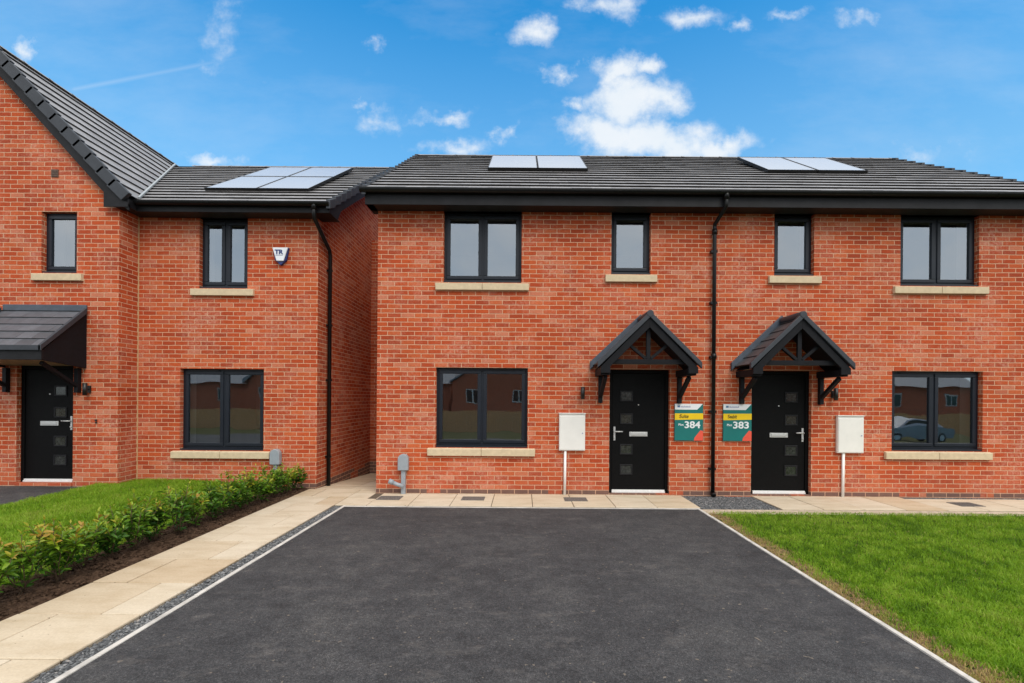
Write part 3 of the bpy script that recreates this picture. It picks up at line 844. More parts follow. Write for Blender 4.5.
def meter(x0, z0, cond, label):
    mb = MB(); w, h = .43, .61
    mb.box(x0, x0 + w, YF - .06, YF - .002, z0, z0 + h)
    o = mounted('meter_box', mb, M['white_box'], (x0 + w / 2, YF, z0), label, 'meter box', 'white meter cabinets on the front wall', bevel=.006)
    d = MB(); d.box(x0 + .012, x0 + w - .012, YF - .068, YF - .0605, z0 + .012, z0 + h - .04); d.box(x0 - .008, x0 + w + .008, YF - .078, YF - .001, z0 + h + .0005, z0 + h + .014)
    d.build('cabinet_door', M['white_box'], o, bevel=.003)
    k = MB(); k.tube([(x0 + w - .045, YF - .074, z0 + .29), (x0 + w - .045, YF - .067, z0 + .29)], .011, 10); k.build('lock', M['signgrey'], o)
    p = MB(); p.tube([(cond, YF - .026, z0 - .001), (cond - .004, YF - .026, -.01)], .022, 10); p.build('conduit', M['white_pipe'], o)
meter(.62, .735, .725, 'white wall cabinet on a white pipe, left of the door with the 384 sign')
meter(5.23, .73, 5.345, 'white wall cabinet on a white pipe, right of the door with the 383 sign')

def wall_lamp(x, z, label, side=1):
    mb = MB(); mb.box(x - .025, x + .025, YF - .03, YF - .002, z - .06, z + .06)
    mb.tube([(x, YF - .03, z), (x, YF - .07, z)], .012, 8)
    o = mounted('wall_lamp', mb, M['black'], (x, YF, z), label, 'wall lamp', 'black wall lamps beside the doors', bevel=.003)
    t = MB(); t.tube([(x, YF - .095, z - .10), (x, YF - .095, z + .10)], .033, 14); t.build('lamp_shade', M['black'], o)
    l = MB(); l.tube([(x, YF - .095, z - .101), (x, YF - .095, z - .1005)], .024, 12); l.build('lens', M['signwhite'], o)
wall_lamp(1.0, 1.69, 'small black wall lamp above the white cabinet beside the 384 door')
wall_lamp(5.17, 1.70, 'small black wall lamp right of the porch at the 383 door')
wall_lamp(-7.20, 1.69, 'small black wall lamp right of the door of the gabled house')

def sign(x0, z0, number, word, label):
    w, h = .47, .61; y = YF - .03
    mb = MB(); mb.box(x0, x0 + w, y, YF - .003, z0, z0 + h)
    o = mounted('plot_sign', mb, M['teal'], (x0 + w / 2, YF, z0), label, 'sign', 'plot signs on the front wall', bevel=.002)
    def poly(name, pts, mat, dy=.0015):
        m = MB(); m.prism_xz([(x0 + a * w, z0 + h * (1 - b)) for a, b in pts], y - dy, y - .0003); return m.build(name, mat, o, recalc=True)
    poly('header_panel', [(.0, .0), (.985, .0), (.79, .158), (0, .158)], M['signwhite'])
    poly('word_band', [(0, .262), (1, .255), (1, .42), (0, .44)], M['signyellow'])
    poly('corner_patch', [(.675, 1), (.70, .92), (.91, .715), (1, .74), (1, 1)], M['coral'])
    poly('emblem', [(.09, .045), (.185, .045), (.185, .098), (.09, .098)], M['signnavy'], .0026)
    m = MB(); x = x0 + .21 * w
    rr = random.Random(3)
    for i in range(9):
        a = .011 + rr.random() * .006
        m.box(x, x + a, y - .0026, y - .0017, z0 + h * .90, z0 + h * (.90 + .03 + .02 * rr.random())); x += a + .004
    m.build('small_print', M['signgrey'], o)
    text_mesh('word_lettering', word, .085, M['signink'], x0 + .155 * w, y - .0030, z0 + h * .615, o, .0018, .25, width=.155)
    m = MB(); m.prism_xz([(x0 + .15 * w, z0 + h * .69), (x0 + .22 * w, z0 + h * .685), (x0 + .16 * w, z0 + h * .655)], y - .0028, y - .0018); m.build('red_tick', M['signred'], o, recalc=True)
    text_mesh('plot_lettering', 'Plot', .05, M['signwhite'], x0 + .13 * w, y - .0022, z0 + h * .405, o, .001, width=.085)
    text_mesh('number_lettering', number, .155, M['signwhite'], x0 + .345 * w, y - .0022, z0 + h * .345, o, .004, width=.262)
sign(2.54, .915, '384', 'Suite', 'teal plot sign reading 384 with a yellow band, right of the left porch')
sign(3.345, .915, '383', 'Seabit', 'teal plot sign reading 383 with a yellow band, left of the right porch')

# alarm box
mb = MB(); ax, az = -4.22, 4.03
hexp = [(-.135, .15), (.135, .15), (.095, -.06), (0, -.15), (-.095, -.06)]
pts0 = [(ax + a * 1.04, az + b * 1.03) for a, b in hexp]
mb.prism_xz(list(reversed(pts0)), YL - .05, YL - .002)
ab = mounted('alarm_box', mb, M['alarmblue'], (ax, YL, az), 'white and blue shield shaped alarm box on the brick wall by an upper window', 'alarm box', bevel=.008, recalc=True)
mb = MB(); mb.prism_xz([(ax - .137, az + .152), (ax - .062, az - .085), (ax + .062, az - .085), (ax + .137, az + .152)], YL - .075, YL - .0505)
mb.build('cover', M['alarmwhite'], ab, bevel=.018, recalc=True)
text_mesh('lettering', 'TR', .105, M['alarmblue'], ax - .088, YL - .078, az + .035, ab, .005, width=.15)
mb = MB(); mb.box(ax - .075, ax + .05, YL - .0775, YL - .0755, az + .008, az + .02); mb.build('small_print', M['signgrey'], ab)
# grey utility pipes
def utility(x, y, zt, label, elbow):
    mb = MB(); mb.box(x - .035, x + .035, y - .075, y - .002, -.02, zt - .24)
    o = mounted('service_pipe', mb, M['grey_pvc'], (x, y, 0), label, 'service pipe', None, bevel=.01)
    h = MB(); n = 9
    poly = [(x - .085, zt - .27), (x + .085, zt - .27)] + [(x + .085 * math.cos(math.pi * k / n), zt - .085 + .085 * math.sin(math.pi * k / n)) for k in range(n + 1)]
    h.prism_xz(poly, y - .105, y - .0025); h.build('hood', M['grey_pvc'], o, bevel=.012, recalc=True)
    if elbow:
        e = MB(); e.tube([(x + .02, y - .115, .135), (x - .07, y - .12, .16), (x - .17, y - .13, .205)], [.036, .033, .033], 12); e.tube([(x - .15, y - .13, .196), (x - .215, y - .134, .225)], .043, 12)
        e.build('elbow_pipe', M['grey_pvc'], o)
utility(-1.955, YF, .66, 'grey plastic service pipe with a rounded hood, low on the wall of the paired houses', True)
utility(-4.275, YL, .68, 'grey plastic service pipe with a rounded hood, behind the shrubs at the gabled house', False)
mb = MB(); mb.tube([(-7.09, YF - .02, 1.175), (-7.09, YF - .001, 1.175)], .016, 10); mb.tube([(-7.085, YF - .02, 1.135), (-7.085, YF - .001, 1.135)], .014, 10)
mounted('wall_socket_cap', mb, M['black'], (-7.09, YF, 1.15), 'two tiny black cable caps on the brick below the lamp of the gabled house', 'cable cap')

# ================================================================== GROUND
def struct(o): return tag(o, kind='structure')
DX = 2.594; KX = 2.634
ys = [(-3000, -2.4), (-60, -2.4), (-25, -2.3), (-22.5, -1.25), (-20, -.95), (-14, -.95), (-2, -.09), (8.5, -.09), (9, -.3), (25, -.3), (3000, -.3)]
mb = MB()
for (ya, za), (yb, zb) in zip(ys, ys[1:]): mb.face([(-3000, ya, za), (3000, ya, za), (3000, yb, zb), (-3000, yb, zb)])
struct(mb.build('ground', M['ground']))
mb = MB(); nx, ny = 40, 60
mb.face([(-DX, -2.5, -.017), (DX, -2.5, -.017), (DX, 7.05, -.017), (-DX, 7.05, -.017)])
struct(mb.build('driveway', M['tarmac']))
mb = MB()
def kerbrun(mb, x0, x1, y0, y1, z0, z1, axis, seg=.91):
    a, b = (y0, y1) if axis == 'y' else (x0, x1)
    k = a
    while k < b - .01:
        e = min(b, k + seg - .005)
        if axis == 'y': mb.box(x0, x1, k, e, z0, z1 + rnd.uniform(-.002, .002))
        else: mb.box(k, e, y0, y1, z0, z1 + rnd.uniform(-.002, .002))
        k += seg
kerbrun(mb, -KX, -DX, -2.5, 7.105, -.08, -.008, 'y'); kerbrun(mb, DX, KX, -2.5, 7.105, -.08, -.006, 'y')
kerbrun(mb, -DX + .002, DX - .002, 7.052, 7.098, -.08, -.012, 'x')
struct(mb.build('kerb', M['kerb'], bevel=.004))
# flags
mb = MB(); jb = MB()
def flagstone(x0, x1, y0, y1, z=0.0, dz=0.0):
    g = .0048; t = min(1, max(0, rnd.gauss(.5, .22))); q = rnd.uniform(-.002, .002)
    z0a = z + dz
    mb.hexa([(x0 + g, y0 + g, z - .05), (x1 - g, y0 + g, z - .05), (x1 - g, y1 - g, z0a - .05), (x0 + g, y1 - g, z0a - .05),
             (x0 + g, y0 + g, z + q), (x1 - g, y0 + g, z + q), (x1 - g, y1 - g, z0a + q), (x0 + g, y1 - g, z0a + q)], t)
PX0, PX1 = -3.665, -2.765
y = 7.1 - .6 * 16; r = 0
while y < 8.29:
    ye = min(y + .6, 8.3)
    j = PX0 + (.6 if r % 2 == 0 else .3)
    flagstone(PX0, j, y, ye); flagstone(j, PX1, y, ye); y += .6; r += 1
# corner infill between the side path and the front path
flagstone(PX1, -2.29, 7.1, 7.55); flagstone(PX1, -2.42, 7.55, 8.0)
y = 8.3; r = 0
while y < 11.3:
    ye = min(y + .6, 11.34); za = -.2 * (y - 8.3) / 3; zb = -.2 * (ye - 8.3) / 3
    flagstone(-3.58, -2.98, y, ye, za, zb - za); flagstone(-2.98, -2.425, y, ye, za, zb - za); y += .6
flagstone(PX1, -2.425, 8.0, 8.3)
x = -2.29
while x < 2.6:
    xe = x + .615 if x + .615 < 2.5 else 2.66
    flagstone(x, xe, 7.1, 7.992); x = xe
x = 3.835
while x < 9.2:
    flagstone(x, x + .61, 7.05, 7.992 if x < 5.8 else 7.86); x += .61
path = mb.build('path', M['flag'], bevel=.006); struct(path)
jb.face([(PX0, -2.5, -.012), (PX1, -2.5, -.012), (PX1, 8.3, -.012), (PX0, 8.3, -.012)]); jb.face([(PX1 + .001, 7.1, -.012), (2.66, 7.1, -.012), (2.66, 8.01, -.012), (PX1 + .001, 8.01, -.012)])
jb.face([(3.83, 7.05, -.012), (9.3, 7.05, -.012), (9.3, 8.01, -.012), (3.83, 8.01, -.012)]); jb.face([(-3.6, 8.3, -.012), (-2.4, 8.3, -.012), (-2.4, 11.35, -.213), (-3.6, 11.35, -.213)])
struct(jb.build('path_bedding', M['joint']))
mb = MB(); mb.box(KX + .003, 9.3, 6.80, 7.046, -.08, -.012); struct(mb.build('path_edging', M['haunch'], bevel=.006))
mb = MB(); mb.face([(KX + .003, 7.047, -.035), (3.83, 7.047, -.035), (3.83, 8.0, -.035), (KX + .003, 8.0, -.035)]); mb.face([(PX1 + .002, -2.5, -.04), (-KX - .002, -2.5, -.04), (-KX - .002, 7.1, -.04), (PX1 + .002, 7.1, -.04)])
mb.face([(5.85, 7.862, -.02), (9.3, 7.862, -.02), (9.3, 8.0, -.02), (5.85, 8.0, -.02)])
struct(mb.build('gravel_bed', M['soil']))

def gravel(name, rects, dens, rmin, rmax, label, mat=None):
    ico = bmesh.new(); bmesh.ops.create_icosphere(ico, subdivisions=1, radius=1)
    bv = np.array([v.co[:] for v in ico.verts]); bf = np.array([[v.index for v in f.verts] for f in ico.faces]); ico.free()
    C, S = [], []
    for x0, x1, y0, y1, z in rects:
        n = int((x1 - x0) * (y1 - y0) * dens)
        C.append(np.stack([rng.uniform(x0, x1, n), rng.uniform(y0, y1, n), np.full(n, z) + rng.uniform(0, .012, n)], 1))
    C = np.concatenate(C); n = len(C)
    rad = rng.uniform(rmin, rmax, (n, 1)) * np.stack([rng.uniform(.7, 1.4, n), rng.uniform(.7, 1.4, n), rng.uniform(.5, .85, n)], 1)
    jit = rng.uniform(.75, 1.2, (n, len(bv), 1))
    P = bv[None] * jit * rad[:, None, :]
    a = rng.uniform(0, 6.28, n); c, s = np.cos(a)[:, None], np.sin(a)[:, None]
    P = np.stack([P[..., 0] * c - P[..., 1] * s, P[..., 0] * s + P[..., 1] * c, P[..., 2]], 2) + C[:, None, :]
    F = (bf[None] + (np.arange(n) * len(bv))[:, None, None]).reshape(-1, 3)
    return np_mesh(name, P.reshape(-1, 3), F, np.repeat(np.clip(rng.beta(2, 2.4, n), 0, 1), len(bf)), mat or M['stonechip'], label)
def np_mesh(name, Vv, F, tint, mat, label=None, parent=None, kind='stuff', cat=None):
    me = bpy.data.meshes.new(name); k = F.shape[1]
    me.vertices.add(len(Vv)); me.vertices.foreach_set('co', Vv.astype(np.float32).ravel())
    me.loops.add(F.size); me.loops.foreach_set('vertex_index', F.astype(np.int32).ravel())
    me.polygons.add(len(F)); me.polygons.foreach_set('loop_start', (np.arange(len(F)) * k).astype(np.int32)); me.polygons.foreach_set('loop_total', np.full(len(F), k, np.int32))
    me.update(calc_edges=True); me.validate()
    at = me.attributes.new('tint', 'FLOAT', 'FACE'); at.data.foreach_set('value', tint.astype(np.float32))
    me.materials.append(mat)
    o = bpy.data.objects.new(name, me); COL.objects.link(o)
    if parent is not None: adopt(o, parent)
    else: tag(o, label, cat, kind=kind)
    return o
gravel('gravel', [(PX1 + .004, -KX - .004, 2.0, 7.09, -.03)], 9000, .007, .014, 'grey slate gravel strip between the buff path and the white kerb').update_tag()
gravel('gravel', [(KX + .02, 3.825, 7.055, 7.99, -.028)], 7500, .007, .014, 'grey gravel patch against the wall between the two front doors')
gravel('gravel', [(5.86, 9.2, 7.868, 7.985, -.022)], 7000, .007, .013, 'thin grey gravel margin at the foot of the right house wall')

# drain covers set in the path
def cover(xc, label):
    w, d = .18, .14; yc = 7.60 if xc < 5 else 7.45
    mb = MB()
    for a, b, c, e in ((xc - w, xc + w, yc - d, yc - d + .02), (xc - w, xc + w, yc + d - .02, yc + d), (xc - w, xc - w + .02, yc - d + .02, yc + d - .02), (xc + w - .02, xc + w, yc - d + .02, yc + d - .02)):
        mb.box(a, b, c, e, -.01, .006)
    o = mb.build('drain_cover', M['coverm'], None, origin=(xc, yc, 0)); tag(o, label, 'drain cover', 'drain covers in the front path')
    g = MB(); g.box(xc - w + .021, xc + w - .021, yc - d + .021, yc + d - .021, -.01, .003)
    n = 9
    for i in range(n):
        x = xc - w + .035 + i * (2 * w - .07) / n; g.box(x, x + .016, yc - d + .03, yc + d - .03, .0033, .0055)
    g.build('grate', M['coverm'], o)
M['coverm'] = simple('weathered_cast_cover', (.14, .128, .118), .8, .6, 55)
cover(-2.08, 'dark drain cover in the path in front of the hooded grey pipe')
cover(-.76, 'dark drain cover in the path below the left ground floor window')
cover(.86, 'dark drain cover in the path in front of the left white cabinet')
cover(6.90, 'dark drain cover in the path below the right ground floor window')

# left driveway, bed, turf
mb = MB(); mb.face([(-14, -2.5, .045), (-7.05, -2.5, .045), (-7.05, 7.99, .07), (-14, 7.99, .07)]); struct(mb.build('neighbour_driveway', M['tarmac']))
def zlawn(x, y):
    t = np.clip((-4.15 - x) / 1.6, 0, 1); return -.01 + t * .075 + .04 * np.clip((y - 6.5) / 1.9, 0, 1) * np.clip((-4.0 - x) / 1.5, 0, 1)
mb = MB(); nx, ny = 40, 60
def sheet(mb, x0, x1, y0, y1, nx, ny, fz):
    xs = np.linspace(x0, x1, nx + 1); ys_ = np.linspace(y0, y1, ny + 1)
    b = len(mb.v)
    for yy in ys_:
        for xx in xs: mb.v.append((float(xx), float(yy), float(fz(xx, yy))))
    for j in range(ny):
        for i in range(nx):
            a = b + j * (nx + 1) + i
            mb.f.append((a, a + 1, a + nx + 2, a + nx + 1)); mb.t.append(.5); mb.m.append(0); mb.sm.append(True)
sheet(mb, -7.05, -4.28, -2.5, 8.39, 24, 60, zlawn); struct(mb.build('lawn', M['turfbase']))
mb = MB(); rs = np.random.default_rng(4)
from mathutils import noise as mnoise
sheet(mb, -4.285, PX0 + .004, -2.5, 8.38, 26, 300, lambda x, y: -.012 + .03 * mnoise.fractal(Vector((x * 9, y * 9, 0)), .8, 2, 5) * min(1, (PX0 + .03 - x) / .08) - (.012 if x > PX0 - .02 else 0) + .018)
struct(mb.build('flower_bed', M['soil']))
gravel('soil_crumbs', [(-4.28, PX0 - .015, 2.8, 8.3, .004)], 1500, .006, .02, 'loose brown soil crumbs on the bed under the shrubs', M['soil'])
mb = MB(); sheet(mb, KX + .002, 12.5, -2.5, 6.80, 20, 30, lambda x, y: -.022); struct(mb.build('lawn', M['turfbase']))
mb = MB(); sheet(mb, KX + .003, KX + .22, -2.5, 6.79, 6, 200, lambda x, y: -.018 + .018 * mnoise.noise(Vector((x * 14, y * 14, 3)))); struct(mb.build('bare_verge', M['dryturf']))

def blades(name, X, Y, Z, hgt, wid, tint, label):
    n = len(X)
    a = rng.uniform(0, 2 * np.pi, n); lean = rng.uniform(.2, 1.25, n) * hgt; b = rng.uniform(0, 2 * np.pi, n)
    dx, dy = np.cos(a) * wid / 2, np.sin(a) * wid / 2; lx, ly = np.cos(b) * lean, np.sin(b) * lean
    base = np.stack([X, Y, Z], 1)
    V0 = base + np.stack([-dx, -dy, 0 * X], 1); V1 = base + np.stack([dx, dy, 0 * X], 1)
    mid = base + np.stack([lx * .35, ly * .35, hgt * .62], 1)
    V2 = mid + np.stack([dx * .8, dy * .8, 0 * X], 1); V3 = mid - np.stack([dx * .8, dy * .8, 0 * X], 1)
    V4 = base + np.stack([lx, ly, hgt * np.clip(1 - .25 * (lean / hgt) ** 2, .6, 1)], 1)
    Vv = np.stack([V0, V1, V2, V3, V4], 1).reshape(-1, 3)
    o = np.arange(n)[:, None] * 5
    F = np.concatenate([o + np.array([[0, 1, 2]]), o + np.array([[0, 2, 3]]), o + np.array([[3, 2, 4]])], 1).reshape(-1, 3)
    return np_mesh(name, Vv, F, np.repeat(tint, 3), M['grass'], label)
def fbm(x, y, s, seed):
    return np.array([mnoise.fractal(Vector((a * s, b * s, seed)), .9, 2, 4) for a, b in zip(x, y)])
# right lawn: only where the photo can plausibly see it, a metre to spare at the sides
n = 262000
u = rng.uniform(0, 1, n) ** 1.25; Y = 2.0 + u * (6.86 - 2.0); X = KX + rng.uniform(0, 1, n) * (np.minimum(10.2, Y * 1.12 + 2.6) - KX)
edge = X - KX
wig = .045 + .05 * np.sin(Y * 5.1) + .04 * np.sin(Y * 13.7 + 1)
keep = (rng.uniform(0, 1, n) < np.clip((edge - wig * .5) / .22, .34 + .5 * (np.sin(Y * 9.3) + np.sin(Y * 23.1 + X * 5) > .55), 1)); X, Y, edge, wig = X[keep], Y[keep], edge[keep], wig[keep]
f = fbm(X, Y, 1.3, 2.0); f2 = fbm(X, Y, 6, 5.0)
tint = np.clip(.40 + .30 * f + .34 * f2 + rng.normal(0, .14, len(X)), 0, .82)
dry = np.clip(1 - (edge - wig) / .2, 0, 1); isdry = rng.uniform(0, 1, len(X)) < dry * .95 + .02
tint = np.where(isdry, rng.uniform(.84, 1, len(X)), tint)
hg = rng.uniform(.022, .050, len(X)) * (1 + .35 * f2) * np.where(isdry, .75, 1)
o = blades('grass', X, Y, np.full(len(X), -.022), hg, rng.uniform(.003, .0062, len(X)), tint, 'short green grass of the right lawn, straw coloured along the kerb')
n = 125000
Y = 2.4 + rng.uniform(0, 1, n) * 6.0; X = -7.08 + rng.uniform(0, 1, n) * 2.86
keep = X > -Y * 1.12 - 3.2; X, Y = X[keep], Y[keep]
f = fbm(X, Y, 1.1, 7.0); f2 = fbm(X, Y, 5, 9.0)
tint = np.clip(.46 + .28 * f + .22 * f2 + rng.normal(0, .13, len(X)), 0, .82); tint = np.where(rng.uniform(0, 1, len(X)) < .012, .93, tint)
blades('grass', X, Y, zlawn(X, Y), rng.uniform(.03, .065, len(X)) * (1 + .3 * f2), rng.uniform(.003, .006, len(X)), tint, 'short green grass of the left lawn behind the row of shrubs')

# ------------------------------------------------------------------ shrubs
ORD = ['first', 'second', 'third', 'fourth', 'fifth', 'sixth', 'seventh', 'eighth', 'ninth', 'tenth', 'eleventh', 'twelfth', 'thirteenth', 'fourteenth', 'fifteenth', 'sixteenth', 'seventeenth', 'eighteenth', 'nineteenth', 'twentieth']
def shrub(i, x, y, h, rad, nleaf):
    g = np.random.default_rng(100 + i); rr = random.Random(200 + i)
    root = empty('shrub', (x, y, 0), 'small leafy green shrub with yellow tips, %s along the bed counting from the house wall' % ORD[i], 'shrub', 'shrubs planted along the buff path')
    st = MB(); tips = []
    ns = rr.randint(6, 8)
    for k in range(ns):
        a = 2 * math.pi * (k + rr.random() * .6) / ns; out = rad * rr.uniform(.25, .95); hh = h * rr.uniform(.72, 1.1) * (1.12 - .3 * out / rad)
        p = [(x + rr.uniform(-.03, .03), y + rr.uniform(-.03, .03), .0)]
        for t in (.35, .7, 1):
            p.append((x + math.cos(a) * out * t ** .8 + rr.uniform(-.015, .015), y + math.sin(a) * out * t ** .8 + rr.uniform(-.015, .015), hh * t))
        st.tube(p, [.005, .004, .003, .002], 5); tips.append([Vector(q) for q in p])
        for _ in range(2):
            b = rr.uniform(0, 6.28); t0 = rr.uniform(.3, .6); base = Vector(p[1]).lerp(Vector(p[2]), (t0 - .3) / .35)
            l = rr.uniform(.10, .2); q = [base, base + Vector((math.cos(b) * l * .5, math.sin(b) * l * .5, l * .45)), base + Vector((math.cos(b) * l * .8, math.sin(b) * l * .8, l))]
            st.tube(q, [.004, .003, .0018], 4); tips.append([q[0], q[0].lerp(q[1], .5), q[1], q[2]])
    st.build('stem', M['stem'], root)
    Vv, F, T = [], [], []
    bulk = rr.uniform(-.09, .10)
    for k in range(nleaf):
        c = tips[int(g.integers(len(tips)))]; t = float(g.uniform(.08, 1)) ** .85
        s = t * (len(c) - 1); j = min(int(s), len(c) - 2); p = c[j].lerp(c[j + 1], s - j)
        d = (c[j + 1] - c[j]).normalized(); az = float(g.uniform(0, 6.28)); el = float(g.normal(.25, .42))
        if t > .93: el = float(g.uniform(.5, 1.3))
        ld = (Vector((math.cos(az) * math.cos(el), math.sin(az) * math.cos(el), math.sin(el))) + d * .35).normalized()
        ln = float(g.uniform(.042, .09)) * (1 if t < .9 else .7); wd = ln * float(g.uniform(.30, .42))
        sd = ld.cross(Vector((0, 0, 1))); sd = sd.normalized() if sd.length > .01 else Vector((1, 0, 0)); up = sd.cross(ld)
        roll = float(g.normal(0, .5)); sd = sd * math.cos(roll) + up * math.sin(roll); up = sd.cross(ld)
        p = p + ld * .008
        b = len(Vv); cup = wd * .28; dr = ln * float(g.uniform(.05, .22))
        pts = [p, p + ld * ln * .35 + sd * wd * .5 + up * cup, p + ld * ln * .75 + sd * wd * .36 + up * (cup * .7 - dr * .5), p + ld * ln - up * dr,
               p + ld * ln * .75 - sd * wd * .36 + up * (cup * .7 - dr * .5), p + ld * ln * .35 - sd * wd * .5 + up * cup, p + ld * ln * .35, p + ld * ln * .75 - up * dr * .5]
        Vv += [tuple(q) for q in pts]
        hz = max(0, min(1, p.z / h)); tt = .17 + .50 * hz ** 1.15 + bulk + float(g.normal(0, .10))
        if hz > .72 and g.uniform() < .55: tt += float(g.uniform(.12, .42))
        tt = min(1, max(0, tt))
        for f in ((0, 1, 6, 6), (6, 1, 2, 7), (7, 2, 3, 3), (0, 6, 5, 5), (6, 7, 4, 5), (7, 3, 4, 4)):
            f = [b + q for q in dict.fromkeys(f)]
            if len(f) == 3: F.append(f); T.append(tt)
            else: F += [[f[0], f[1], f[2]], [f[0], f[2], f[3]]]; T += [tt, tt]
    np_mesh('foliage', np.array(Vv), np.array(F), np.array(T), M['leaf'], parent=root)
srnd = random.Random(21)
y = 8.08; i = 0
while y > 2.9 and i < 20:
    h = srnd.choice((.42, .48, .54, .60)) * srnd.uniform(.95, 1.06)
    if i < 2: h = .40
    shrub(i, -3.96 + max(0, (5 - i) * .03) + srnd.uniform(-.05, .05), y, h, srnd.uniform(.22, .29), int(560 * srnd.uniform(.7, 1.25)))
    y -= srnd.uniform(.255, .32); i += 1

# ================================================================== ACROSS THE ROAD (seen only mirrored in the panes)
def far_house(x, y, w, d, h, rz, label, gable):
    b = -2.25
    root = empty('far_house', (x, y, b), label, 'house', 'houses across the road')
    mb = MB(); mb.box(x - w / 2, x + w / 2, y - d, y, b, b + h)
    if gable: mb.prism_xz([(x - w / 2, b + h), (x + w / 2, b + h), (x, b + h + rz)], y - d, y)
    mb.build('wall', M['brick_far'], root, recalc=True)
    r = MB(); e = .3
    if gable:
        for s in (-1, 1): r.prism_xz([(x + s * (w / 2 + e), b + h - .15), (x, b + h + rz + .05), (x, b + h + rz + .25), (x + s * (w / 2 + e), b + h + .05)], y - d - .2, y + .2)
    else:
        r.prism_yz([(y + e, b + h), (y - d / 2, b + h + rz), (y - d - e, b + h)], x - w / 2 - .2, x + w / 2 + .2)
    r.build('roof', M['tile'], root, recalc=True)
    for wx in (-w * .27, w * .27):
        for z in (1.0, 3.4):
            q = MB(); q.box(x + wx - .6, x + wx + .6, y - .02, y + .03, b + z, b + z + 1.15)
            f = q.build('window', M['render'], root); p = MB()
            for s in (-1, 1): p.box(x + wx + s * .29 - .24, x + wx + s * .29 + .24, y + .031, y + .035, b + z + .08, b + z + 1.07)
            p.build('pane', M['paneglass'], f)
    q = MB(); q.box(x - .48, x + .48, y - .02, y + .04, b, b + 2.05); q.build('door', M['black'], root)
far_house(-32, -30, 10, 9, 5.1, 2.6, 'wide brick house across the road at the far left end', False)
far_house(-21, -27, 8.6, 9, 5.2, 3.2, 'gabled brick house across the road mirrored in the left ground floor window', True)
far_house(-11.5, -30, 9.2, 9, 5.1, 2.7, 'wide brick house across the road mirrored between the left and middle windows', False)
far_house(-2.2, -25.5, 7.6, 9, 5.2, 3.3, 'gabled brick house across the road mirrored in the middle ground floor window', True)
far_house(7.2, -30, 9.6, 9, 4.6, 2.7, 'lower brick house across the road mirrored at the right of the middle window', False)
far_house(17.5, -29, 9.6, 9, 5.1, 2.7, 'wide brick house across the road left of the last gabled one', False)
far_house(27.8, -26, 9, 9, 5.2, 3.2, 'gabled brick house across the road mirrored in the right ground floor window', True)
far_house(38.5, -30, 10, 9, 5.2, 2.7, 'wide brick house across the road at the far right end', False)
mb = MB(); x = -40
while x < 60:
    mb.box(x, x + .140, -22.02 - rnd.random() * .01, -22.0, -1.25, .52 + rnd.uniform(-.01, .01)); x += .152
fence = mb.build('timber_fence', M['fencewood'], None, origin=(10, -22, -1.25)); tag(fence, 'brown vertical board fence across the road mirrored in the windows', 'fence')
mb = MB()
for k in range(34): mb.box(-40 + k * 3, -39.9 + k * 3, -22.15, -22.03, -1.25, .6)
mb.build('fence_post', M['fencewood'], fence)
# parked car mirrored in the right window
car = empty('parked_car', (24, -13.6, -.93), 'silver parked car across the road mirrored in the right ground floor window', 'car')
mb = MB(); cx, cyy, cz = 24.0, -13.6, -.93
prof = [(-2.1, .30), (-2.12, .62), (-1.95, .86), (-1.35, .93), (-.75, 1.38), (-.1, 1.47), (.85, 1.42), (1.45, 1.02), (2.0, .90), (2.1, .60), (2.08, .28)]
for s, inset in ((0, 0),):
    L_, R_ = [], []
    for px_, pz in prof:
        hw = .88 - (.22 if pz > 1.1 else 0)
        L_.append((cx + px_, cyy + hw, cz + pz)); R_.append((cx + px_, cyy - hw, cz + pz))
    mb.face(L_); mb.face(list(reversed(R_)))
    for k in range(len(prof)):
        j = (k + 1) % len(prof); mb.face([L_[k], R_[k], R_[j], L_[j]])
mb.build('body', M['carpaint'], car, bevel=.05, recalc=True)
mb = MB()
for sy in (-1, 1):
    yy = cyy + sy * .79
    mb.prism_xz([(cx - 1.15, cz + .97), (cx - .68, cz + 1.33), (cx + .78, cz + 1.36), (cx + 1.2, cz + .99)], min(yy, yy + sy * .03), max(yy, yy + sy * .03))
mb.build('window', M['paneglass'], car, recalc=True)
for wx in (-1.3, 1.3):
    for sy in (-1, 1):
        t = MB(); t.tube([(cx + wx, cyy + sy * .70, cz + .32), (cx + wx, cyy + sy * .90, cz + .32)], .32, 24); w_ = t.build('wheel', M['tyre'], car)
        t = MB(); t.tube([(cx + wx, cyy + sy * .89, cz + .32), (cx + wx, cyy + sy * .91, cz + .32)], .2, 16); t.build('rim', M['steel'], w_)

# ================================================================== CAMERA
cam_d = bpy.data.cameras.new('camera'); cam = bpy.data.objects.new('camera', cam_d); COL.objects.link(cam)
cam_d.sensor_width = 36; cam_d.lens = 480 / 1024 * 36; cam_d.shift_x = -10 / 1024; cam_d.shift_y = 56.5 / 1024
cam_d.clip_end = 8000; cam_d.clip_start = .05
cam.location = (0, 0, 1.6)
cam.rotation_euler = (Matrix.Rotation(R(90), 3, 'X') @ Matrix.Rotation(.0078, 3, 'Z')).to_euler()
scene.camera = cam

# ================================================================== LIGHT AND SKY
SUN_EL, SUN_AZ = R(50), R(152)     # azimuth measured from +Y clockwise: behind the camera, a little to its right
sd = Vector((math.sin(SUN_AZ) * math.cos(SUN_EL), math.cos(SUN_AZ) * math.cos(SUN_EL), math.sin(SUN_EL)))
sl_ = bpy.data.lights.new('sun', 'SUN'); sl_.energy = 2.1; sl_.angle = R(35); sl_.color = (1, .92, .80)
so = bpy.data.objects.new('sun', sl_); COL.objects.link(so); so.rotation_euler = sd.to_track_quat('Z', 'Y').to_euler(); so.location = (0, -20, 30)

